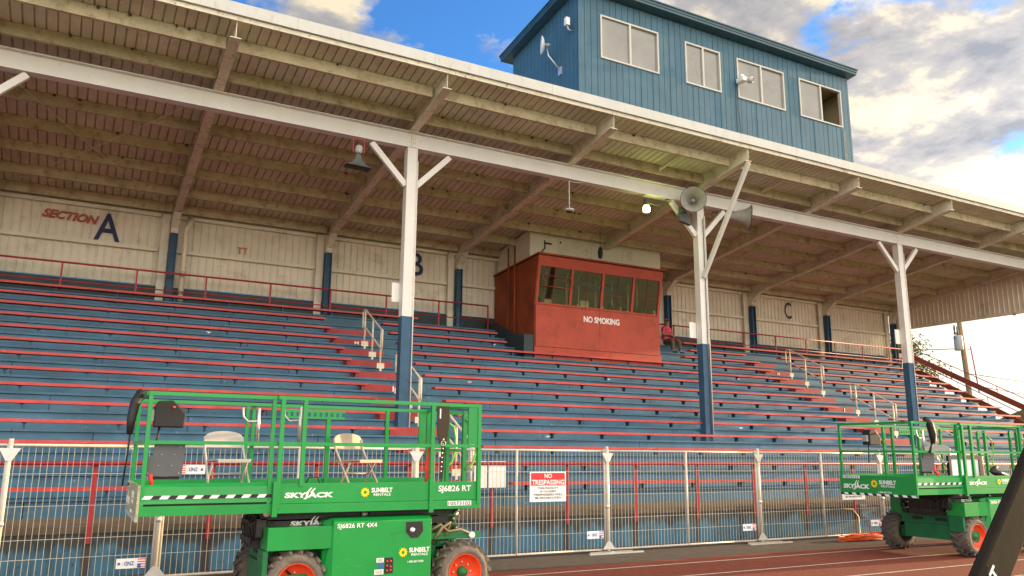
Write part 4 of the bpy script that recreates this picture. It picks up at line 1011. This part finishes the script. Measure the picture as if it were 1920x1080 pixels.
# controls and items on the lifts
def control_box(x, y, z, lab, flip=1):
    t = thing('lift_control_box', (x, y, z), lab, 'control box', 'black control boxes on the lift guard rails')
    mb = MB(); mb.prism([(0,0,0),(.28,0,0),(.29,0,.14),(.16,0,.27),(.03,0,.26),(0,0,.20)], (0,.16,0)); mb.build('hood', M['black'], t, .012)
    mb = MB(); mb.box(-.05, -.002, .03, .12, .06, .17); mb.build('socket', M['horn'], t); MB().tube([(.06,.08,0),(.05,.08,-.12),(.03,.08,-.3)], .012, 6).build('cable', M['black'], t)
    mb = MB(); mb.lathe([(0,.014),(.02,.012)], (.17,-.001,.20), (0,-1,0), 10); mb.build('switch', M['rim'], t)
    return t
control_box(.73, 8.75, 1.87, 'black hooded control box at the left end of the near lift')
control_box(12.25, 9.45, 1.83, 'black hooded control box at the left end of the far lift')
def grey_plate(x, y, z, w_, h, lab):
    t = thing('manual_box', (x, y, z), lab, 'plate', 'dark grey plates hung on the lift rails')
    mb = MB(); mb.prism([(0,0,0),(w_,0,0),(w_+.01,0,h),(.07,0,h),(.06,0,h*.62),(0,0,h*.6)], (0,.02,0)); mb.build('plate', M['gplate'], t)
    mb = MB()
    for a, b in ((.03,.03),(w_-.03,.03),(.1,h-.03),(w_-.03,h-.03),(.12,.1),(w_-.1,.1),(.14,h-.1),(w_-.08,h-.1)): mb.lathe([(0,.006),(.004,.005),(.005,0)], (a,-.001,b), (0,-1,0), 8)
    mb.build('bolts', M['steel'], t); box('foot_strip', M['black'], t, .05, w_-.02, .03, .05, -.03, -.002)
grey_plate(.665, 8.50, 1.40, .335, .305, 'dark grey bolted plate hanging on the near lift left rail')
grey_plate(12.30, 8.55, 1.40, .335, .33, 'dark grey plate hanging on the far lift near the corner post')
def chair(x, y, z, rz_, lab, mt):
    t = thing('folding_chair', (x, y, z), lab, 'chair', 'metal folding chairs on the lift platforms', rz_)
    # faces -Y: seat front at -Y
    W = .43
    mb = MB(); n = 14; pts = []
    prof = []
    for i in range(n+1):
        a = math.pi*i/n; prof.append((-W/2*.98*math.cos(a)*1.0 if True else 0, .10*math.sin(a)**.55))
    poly = [(p[0], .19+.02*(p[1]), .63+.0+p[1]*1.0) for p in prof]
    poly = [(-W/2+.01, .175, .585)]+[(p[0], .20, .665+p[1]) for p in prof]+[(W/2-.01, .175, .585)]
    mb.prism(poly, (0,.014,.0)); mb.build('backrest', mt, t, .004)
    mb = MB(); poly = [(-W/2+.03,-.21,.445),(W/2-.03,-.21,.445),(W/2-.01,.17,.43),(-W/2+.01,.17,.43)]; mb.prism(poly, (0,0,.018)); mb.box(-W/2+.04, W/2-.04, -.22, -.205, .425, .462); mb.build('seat', mt, t, .004)
    for s in (-1, 1):
        mb = MB(); mb.tube([(s*(W/2-.005), .205, .70), (s*(W/2-.005), .17, .58), (s*(W/2), -.02, .30), (s*(W/2+.01), -.24, .0)], .0125, 8); mb.build('leg', mt, t)
        mb = MB(); mb.tube([(s*(W/2-.03), -.08, .43), (s*(W/2-.03), .22, .0)], .0115, 8); mb.build('leg', mt, t)
    mb = MB(); mb.tube([(-W/2+.01,-.17,.09),(W/2-.01,-.17,.09)], .009, 6); mb.build('crossbar', mt, t)
    for q_ in ((.14,.12),(.02,.30)): MB().tube([(-W/2+.03,q_[0],q_[1]),(W/2-.03,q_[0],q_[1])], .009, 6).build('crossbar', mt, t)
    return t
chair(1.56, 9.35, 1.095, R(8), 'pale folding chair facing the camera beside the grey plate on the near lift', M['chairw'])
chair(3.02, 9.30, 1.095, R(24), 'beige folding chair turned to the right in the middle of the near lift', M['chair'])
chair(14.05, 9.45, 1.095, R(-60), 'white folding chair behind the corner post of the far lift', M['chairw'])
chair(14.75, 9.6, 1.095, R(60), 'folding chair behind the black screen on the far lift', M['chair'])
bg_ = thing('black_bag', (2.42, 9.0, 1.10), 'crumpled black bag lying on the near lift floor between the chairs', 'bag')
mb = MB(); mb.lathe([(-.17,.02),(-.14,.07),(-.05,.10),(.06,.09),(.14,.07),(.18,.02)], (0,0,.10), (1,.1,.0), 10); mb.lathe([(-.06,.02),(0,.05),(.07,.04),(.12,.01)], (.2,.02,.07), (1,0,.3), 8); mb.build('bag_body', M['black'], bg_)
MB().tube([(-.1,0,.17),(-.06,-.02,.26),(.04,-.02,.27),(.08,0,.18)], .008, 6).build('handle', M['black'], bg_)
# straps
def strap(pts, w_, mt, name, lab, cat='strap'):
    mb = MB()
    for a, b in zip(pts, pts[1:]): mb.bar(a, b, w_, .012, (0,1,0))
    o = mb.build(name, mt); tag(o, lab, cat); return o
hn = thing('harness', (.60, 9.0, 0), 'black padded harness draped over the left end rail of the near lift', 'harness')
MB().tube([(.08,.1,2.20),(.0,.0,2.215),(-.05,-.1,2.10),(-.07,-.14,1.95),(-.075,-.16,1.80)], [.03,.045,.05,.045,.03], 8).build('padding', M['black'], hn)
MB().tube([(-.07,-.16,1.80),(-.075,-.14,1.6),(-.09,-.12,1.3)], .010, 6).build('lanyard', M['black'], hn)
bl = thing('safety_belt', (3.70, 8.42, 0), 'dark tool belt with brass eyelets hanging from the near lift rail', 'belt')
mb = MB(); mb.prism([(-.075,-.012,2.20),(.075,-.012,2.20),(.08,-.012,2.0),(.06,-.012,1.80),(.03,-.012,1.70),(-.03,-.012,1.70),(-.065,-.012,1.85),(-.07,-.012,2.05)], (0,.018,0)); mb.build('padding', mat('dark_brown_padding', (.045,.032,.02), .8, .2), bl, .004)
MB().prism([(-.015,-.014,1.72),(.03,-.014,1.72),(.01,-.014,1.36),(-.03,-.014,1.36)], (0,.006,0)).build('eyelet_strap', M['black'], bl)
mb = MB()
for i in range(8): mb.lathe([(0,.008),(.003,.008),(.0031,.0)], (.006-.003*i,-.0145,1.79-.05*i), (0,-1,0), 8)
mb.lathe([(0,.03),(.004,.03),(.005,.025),(0,.024)], (.005,-.016,1.745), (0,-1,0), 14, False); mb.build('eyelets', M['steel'], bl)
box('label_patch', M['decal'], bl, -.045, -.03, -.014, -.0125, 2.02, 2.13)
rs = MB().tube([(3.58,8.50,1.72),(3.57,8.5,1.62),(3.55,8.49,1.50),(3.56,8.5,1.38),(3.54,8.5,1.31)], [.012,.02,.022,.022,.014], 8).build('red_lanyard', M['redstrap']); tag(rs, 'red shock-absorbing lanyard hanging beside the dark belt on the near lift', 'strap')
rs = MB().tube([(.72,8.5,1.42),(.73,8.5,1.36),(.74,8.5,1.32)], .02, 8).build('red_lanyard', M['redstrap']); tag(rs, 'short red strap under the grey plate of the near lift', 'strap')
hn = thing('harness', (12.28, 8.9, 0), 'black harness looped over the corner rail of the far lift', 'harness')
MB().tube([(.10,-.42,2.26),(.18,-.45,2.18),(.22,-.46,2.0),(.20,-.46,1.85)], [.04,.06,.06,.03], 8).build('padding', M['black'], hn); MB().tube([(.20,-.46,1.86),(.14,-.46,1.78),(.10,-.46,1.70)], .02, 6).build('lanyard', M['black'], hn)
rs = MB().tube([(12.62,8.56,1.48),(12.63,8.55,1.40),(12.66,8.5,1.33)], .022, 8).build('red_lanyard', M['redstrap']); tag(rs, 'short red strap beside the grey plate of the far lift', 'strap')
hn = thing('harness', (15.2, 8.38, 0), 'black harness hanging from the right end of the far lift', 'harness')
MB().tube([(-.06,0,2.22),(-.05,0,2.0),(-.02,0,1.85),(.02,0,1.75)], [.05,.06,.05,.02], 8).build('padding', M['black'], hn)
mo = thing('monitor', (14.02, 9.2, 1.18), 'large black-framed screen standing on the far lift platform', 'screen')
mb = MB(); mb.box(.0, 1.0, 0, .05, 0, .06); mb.box(0, 1.0, 0, .05, .42, .48); mb.box(0, .07, 0, .05, .061, .419); mb.box(.90, 1.0, 0, .05, .061, .419); mb.box(.07,.90,.03,.05,.061,.419); mb.build('frame', M['black'], mo)
MB().box(.072, .898, .02, .028, .062, .418).build('display', M['screen'], mo)
bg_ = thing('black_bag', (15.0, 8.9, 1.25), 'crumpled black bag beside the screen on the far lift', 'bag')
mb = MB(); mb.lathe([(-.30,.01),(-.22,.045),(-.1,.06),(.02,.045),(.12,.05),(.22,.03),(.34,.01)], (0,0,.10), (1,.1,-.12), 9); mb.lathe([(-.12,.01),(-.03,.04),(.06,.05),(.16,.01)], (-.12,.03,.17), (1,0,.35), 8); mb.build('bag_body', M['black'], bg_)

for o in list(bpy.data.objects):
    if o.parent is None and o.name not in seen_before:
        o.location = o.location*KS; o.scale = (KS, KS, KS)
# ------------------------------------------------------------------ person
def skin(name, verts, edges, radii, mt, parent, sub=2):
    me = bpy.data.meshes.new(name); me.from_pydata(verts, edges, []); o = bpy.data.objects.new(name, me); C.objects.link(o)
    md = o.modifiers.new('s', 'SKIN'); md.use_smooth_shade = True
    for i, r in enumerate(radii):
        r = r if isinstance(r, tuple) else (r, r); me.skin_vertices[0].data[i].radius = r
    me.skin_vertices[0].data[0].use_root = True
    s = o.modifiers.new('u', 'SUBSURF'); s.levels = sub; s.render_levels = sub
    dg = bpy.context.evaluated_depsgraph_get(); m2 = bpy.data.meshes.new_from_object(o.evaluated_get(dg)); m2.materials.clear(); m2.materials.append(mt)
    for p in m2.polygons: p.use_smooth = True
    bpy.data.objects.remove(o); q = bpy.data.objects.new(name, m2); C.objects.link(q); q.parent = parent; return q
pn = thing('person', (19.82, 23.93, 5.585), 'person in pink T-shirt and olive trousers sitting with folded arms beside the red booth', 'person', None, R(10))
# local: faces -Y, z=0 at seat height minus? seat top at z=.33 ; feet at z=-.2
pn.scale = (1.05, 1.05, 1.05); S = .36
V = [(0,.05,S+.02),(0,.06,S+.22),(0,.05,S+.42),(0,.03,S+.55),(0,.0,S+.60),(0,-.025,S+.675),(0,-.03,S+.765),
     (.18,.03,S+.48),(.27,-.02,S+.24),(.10,-.22,S+.20),(-.10,-.24,S+.22),
     (-.18,.03,S+.48),(-.27,-.02,S+.24),(-.10,-.20,S+.26),(.12,-.23,S+.27),
     (.12,-.02,S-.0),(.16,-.42,S+.02),(.17,-.45,S-.40),(.17,-.58,S-.46),
     (-.12,-.02,S-.0),(-.20,-.42,S+.02),(-.22,-.43,S-.40),(-.24,-.56,S-.46)]
E_ = [(0,1),(1,2),(2,3),(3,4),(4,5),(5,6),(3,7),(7,8),(8,9),(9,10),(3,11),(11,12),(12,13),(13,14),(0,15),(15,16),(16,17),(17,18),(0,19),(19,20),(20,21),(21,22)]
rad = [(.15,.12),(.14,.12),(.16,.12),(.10,.08),.052,(.072,.085),(.076,.092),.06,.045,.035,.03,.06,.045,.035,.03,.09,.065,.042,.035,.09,.065,.042,.035]
skin('body', V, E_, rad, M['skin'], pn, 2)
def sel(idx): 
    mp_ = {a: i for i, a in enumerate(idx)}
    return [V[i] for i in idx], [(mp_[a], mp_[b]) for a, b in E_ if a in mp_ and b in mp_]
v_, e_ = [(0,.05,S+.02),(0,.06,S+.22),(0,.05,S+.42),(0,.03,S+.545),(.18,.03,S+.48),(.245,-.005,S+.32),(-.18,.03,S+.48),(-.245,-.005,S+.32)], [(0,1),(1,2),(2,3),(3,4),(4,5),(3,6),(6,7)]
skin('tshirt', v_, e_, [(.185,.15),(.18,.15),(.185,.14),(.115,.09),.078,.07,.078,.07], M['pink'], pn, 2)
v_, e_ = [(0,.05,S+.0),(.12,-.02,S-.0),(.16,-.42,S+.02),(.17,-.45,S-.36),(-.12,-.02,S-.0),(-.20,-.42,S+.02),(-.22,-.43,S-.36)], [(0,1),(1,2),(2,3),(0,4),(4,5),(5,6)]
skin('trousers', v_, e_, [(.135,.12),.105,.085,.07,.105,.085,.07], M['khaki'], pn, 2)
for x_ in (.17, -.23):
    skin('shoe', [(x_,-.44,S-.43),(x_,-.52,S-.45),(x_,-.64,S-.46)], [(0,1),(1,2)], [.06,.055,.045], M['shoe'], pn, 1)
mb = MB(); mb.lathe([(-.01,.084),(.03,.082),(.055,.068),(.072,.04),(.08,.01)], (0,.022,S+.79), (0,.55,1), 16, False); mb.build('hair', M['hair'], pn)
mb = MB()
for s in (-1, 1):
    mb.lathe([(0,.010),(.006,.008),(.008,0)], (s*.030,-.118,S+.745), (0,-1,0), 8)
mb.build('eyes', M['ink'], pn)
mb = MB(); mb.lathe([(0,.014),(.03,.008),(.034,0)], (0,-.112,S+.725), (0,-1,-.3), 8)
for s in (-1, 1): mb.lathe([(0,.02),(.012,.022),(.014,0)], (s*.074,-.02,S+.735), (s,0,0), 8)
mb.build('nose_and_ears', M['skin'], pn)
text('shirt_print', 'I', (.03,.03), (-.015,-.128,S+.41), (1,0,0), (0,0,1), M['decal'], pn, .02)

# ------------------------------------------------------------------ right-end stair rails
def raking(X, lab, y0, z0, y1, z1, h):
    t = thing('raking_rail', (0,0,0), lab, 'railing', 'red sloping side rails at the right end of the stand')
    d = Vector((0, y1-y0, z1-z0))
    MB().bar((X, y0, z0), (X, y1, z1), .06, .24).build('stringer', mat('rust_red_stringer', (.24, .05, .03), .6, .25, 3), t)
    L_ = d.length; n = int(L_/1.4)
    MB().tube([(X, y0, z0+h), (X, y1, z1+h)], .02, 6).build('top_rail', M['redrail'], t)
    for i in range(n+1):
        f_ = i/n; MB().tube([(X, y0+d.y*f_, z0+d.z*f_-.1), (X, y0+d.y*f_, z0+d.z*f_+h)], .016, 6).build('post', M['redrail'], t)
raking(36.0, 'outer red sloping rail against the bright sky at the right edge', 24.9, 6.48, 14.6, .95, .42)
raking(34.25, 'inner red sloping rail along the ends of the bench rows at the right', 24.2, 5.95, 14.2, .3, .42)
o = box('landing_rail', M['redrail'], None, 34.0, 36.0, 24.85, 24.9, 6.35, 6.6); tag(o, 'short red board bridging the tops of the two sloping rails', 'railing')

# ------------------------------------------------------------------ beyond
up_ = thing('utility_pole', (72.8, 45, 0), 'leaning wooden utility pole beyond the right end of the stand', 'utility pole')
MB().tube([(0,0,0),(-.2,0,8),(-.62,0,14.4)], [.27,.24,.20], 12).build('shaft', M['wood'], up_)
MB().lathe([(0,.34),(.1,.38),(1.25,.38),(1.38,.34),(1.42,.1)], (-1.35,-.2,11.35), (0,0,1), 16).build('transformer', M['horn'], up_)
mb = MB(); mb.lathe([(0,.12),(.3,.08),(.6,.10),(.9,.05)], (-1.75,-.2,12.8), (0,0,1), 8); mb.lathe([(0,.12),(.3,.08),(.8,.05)], (-1.35,-.2,12.8), (0,0,1), 8); mb.bar((-1.9,-.2,12.5), (-.4,0,12.4), .08, .08); mb.build('insulator', M['horndark'], up_)
MB().tube([(1.35,0,7.6),(1.0,0,10.2),(.75,0,11.9)], .06, 6).build('guy_guard', M['redrail'], up_); MB().bar((.75,0,11.6), (-.4,0,11.6), .06, .06).build('standoff', M['redrail'], up_)
for i, (a, b, l) in enumerate((((72.3,45,11.6), (40,60,13.5), 'thin overhead wire going left from the utility pole'), ((72.6,45,9.3), (140,52,12.0), 'upper overhead wire going right from the utility pole'), ((72.7,45,8.3), (140,50,8.6), 'lower overhead wire going right from the utility pole'))):
    A, B = Vector(a), Vector(b); pts = [A.lerp(B, t_/12)-Vector((0,0,1.2*math.sin(math.pi*t_/12))) for t_ in range(13)]
    o = MB().tube(pts, .035, 5).build('overhead_wire', M['black']); tag(o, l, 'wire', 'overhead wires beyond the stand')
def tree(x, y, z0, h, r, lab, nleaf=2600, seed=1, yel=.4, grp='trees beyond the stand', zc_=.62, ls=.16):
    rnd = random.Random(seed)
    t = thing('tree', (x, y, 0), lab, 'tree', grp)
    mb = MB(); mb.tube([(0,0,z0),(.1,0,h*.35),(.0,.1,h*.7)], [r*.09, r*.07, r*.03], 8)
    clumps = []
    for i in range(18):
        a = rnd.uniform(0, 6.28); q = rnd.uniform(.25, .95)*r; zz = h*zc_+rnd.uniform(-.3, .36)*h*.8*(1-.35*q/r)
        c = Vector((q*math.cos(a), q*math.sin(a), zz)); clumps.append((c, rnd.uniform(.22, .42)*r)); mb.tube([(0,0,h*rnd.uniform(.3,.6)), c*.6+Vector((0,0,zz*.38)), c], [r*.035, r*.02, r*.008], 5)
    mb.build('trunk', M['bark'], t)
    mb = MB(); mb.use(M['leaf']); mb.use(M['leafy'])
    for i in range(nleaf):
        c, rr = rnd.choice(clumps); v = Vector((rnd.gauss(0,1), rnd.gauss(0,1), rnd.gauss(0,.8))).normalized()*rr*rnd.uniform(.45, 1.05)
        p = c+v; n = Vector((rnd.gauss(0,1), rnd.gauss(0,1), rnd.gauss(0,1)+.4)).normalized(); a = n.orthogonal().normalized(); b = n.cross(a); s = ls*rnd.uniform(.6, 1.5)
        mb.cur = 1 if rnd.random() < yel else 0
        mb.add([p-a*s, p+b*s*.5, p+a*s, p-b*s*.5], [(0,1,2,3)])
    mb.build('crown', None, t)
tree(50.0, 35.8, 0, 11.6, 2.5, 'sparse yellow-green tree behind the right end column of the stand', 5200, 3, ls=.085)
tree(74, 30, 0, 7.0, 3.4, 'low tree behind the sloping rails at the right edge', 2400, 5)
tree(83, 27, 0, 6.6, 3.2, 'distant rounded tree at the far right horizon', 2000, 6)
tree(62, 25, 0, 4.5, 2.6, 'low bushy tree seen between the sloping rails', 1800, 8, .6)
bb = thing('far_building', (95, 40, 0), 'low beige building beyond the sloping rails at the right', 'building')
box('wall', M['beige'], bb, -14, 12, 0, 8, 0, 4.6); mb = MB(); mb.prism([(-15,-1,4.6),(-15,9,4.6),(-15,4,6.4)], (28,0,0)); mb.build('roof', M['hill'], bb)
for i in range(6): box('window', M['black'], bb, -12+i*4, -10.5+i*4, -.03, .0, 1.6, 2.9)
# hills
mb = MB(); n = 90; vs = []; fs = []
for i in range(n+1):
    a = R(-20+150*i/n); d = 420; hh = 8+7*math.sin(i*.35)+4*math.sin(i*.9+1)
    vs += [(d*math.sin(a), d*math.cos(a), -1), (d*math.sin(a)*1.1, d*math.cos(a)*1.1, hh), (d*math.sin(a)*1.4, d*math.cos(a)*1.4, -1)]
for i in range(n):
    for k in (0, 1): fs.append((i*3+k, i*3+3+k, i*3+4+k, i*3+k+1))
mb.add(vs, fs); struct(mb.build('hills', M['hill']))

# ------------------------------------------------------------------ foreground padded post and net
gp_ = thing('padded_goal_post', (0,0,0), 'black padded slanting post with a white letter at the lower right corner', 'padded post')
GY = 2.0
A_, B_ = Vector((2.08, GY, 0.05)), Vector((4.27, GY, 2.32))
d_ = (B_-A_).normalized(); n_ = Vector((-d_.z, 0, d_.x))
padw = .165
mb = MB(); q = [A_-n_*padw/2, A_+n_*padw/2, B_+n_*padw/2, B_-n_*padw/2]
mb.prism([p for p in q], (0, .05, 0)); mb.build('pad', M['pad'], gp_, .012)
TPOS = 1.690
text('pad_lettering', 'T', (.050, .062), A_+d_*TPOS-n_*.018+Vector((0,-.002,0)), d_, n_, M['decal'], gp_, .02)
nn_ = thing('goal_net', (0,0,0), 'knotted brown net hanging behind the black padded post', 'net')
mb = MB(); rnd = random.Random(2)
for i in range(16):
    a = A_+Vector((.55+.12*i, .16, 0)); b = a+d_*2.2+Vector((.35, .05, 0)); mb.tube([a, a.lerp(b,.5)+Vector((rnd.uniform(-.02,.02),0,rnd.uniform(-.02,.02))), b], .0035, 5)
for i in range(20):
    a = A_+d_*(.12*i+.1)+Vector((.40,.16,0)); b = a+Vector((1.9,.05,-.25)); mb.tube([a, a.lerp(b,.4)+Vector((0,0,rnd.uniform(-.03,.01))), b], .0035, 5)
mb.build('netting', M['net'], nn_)
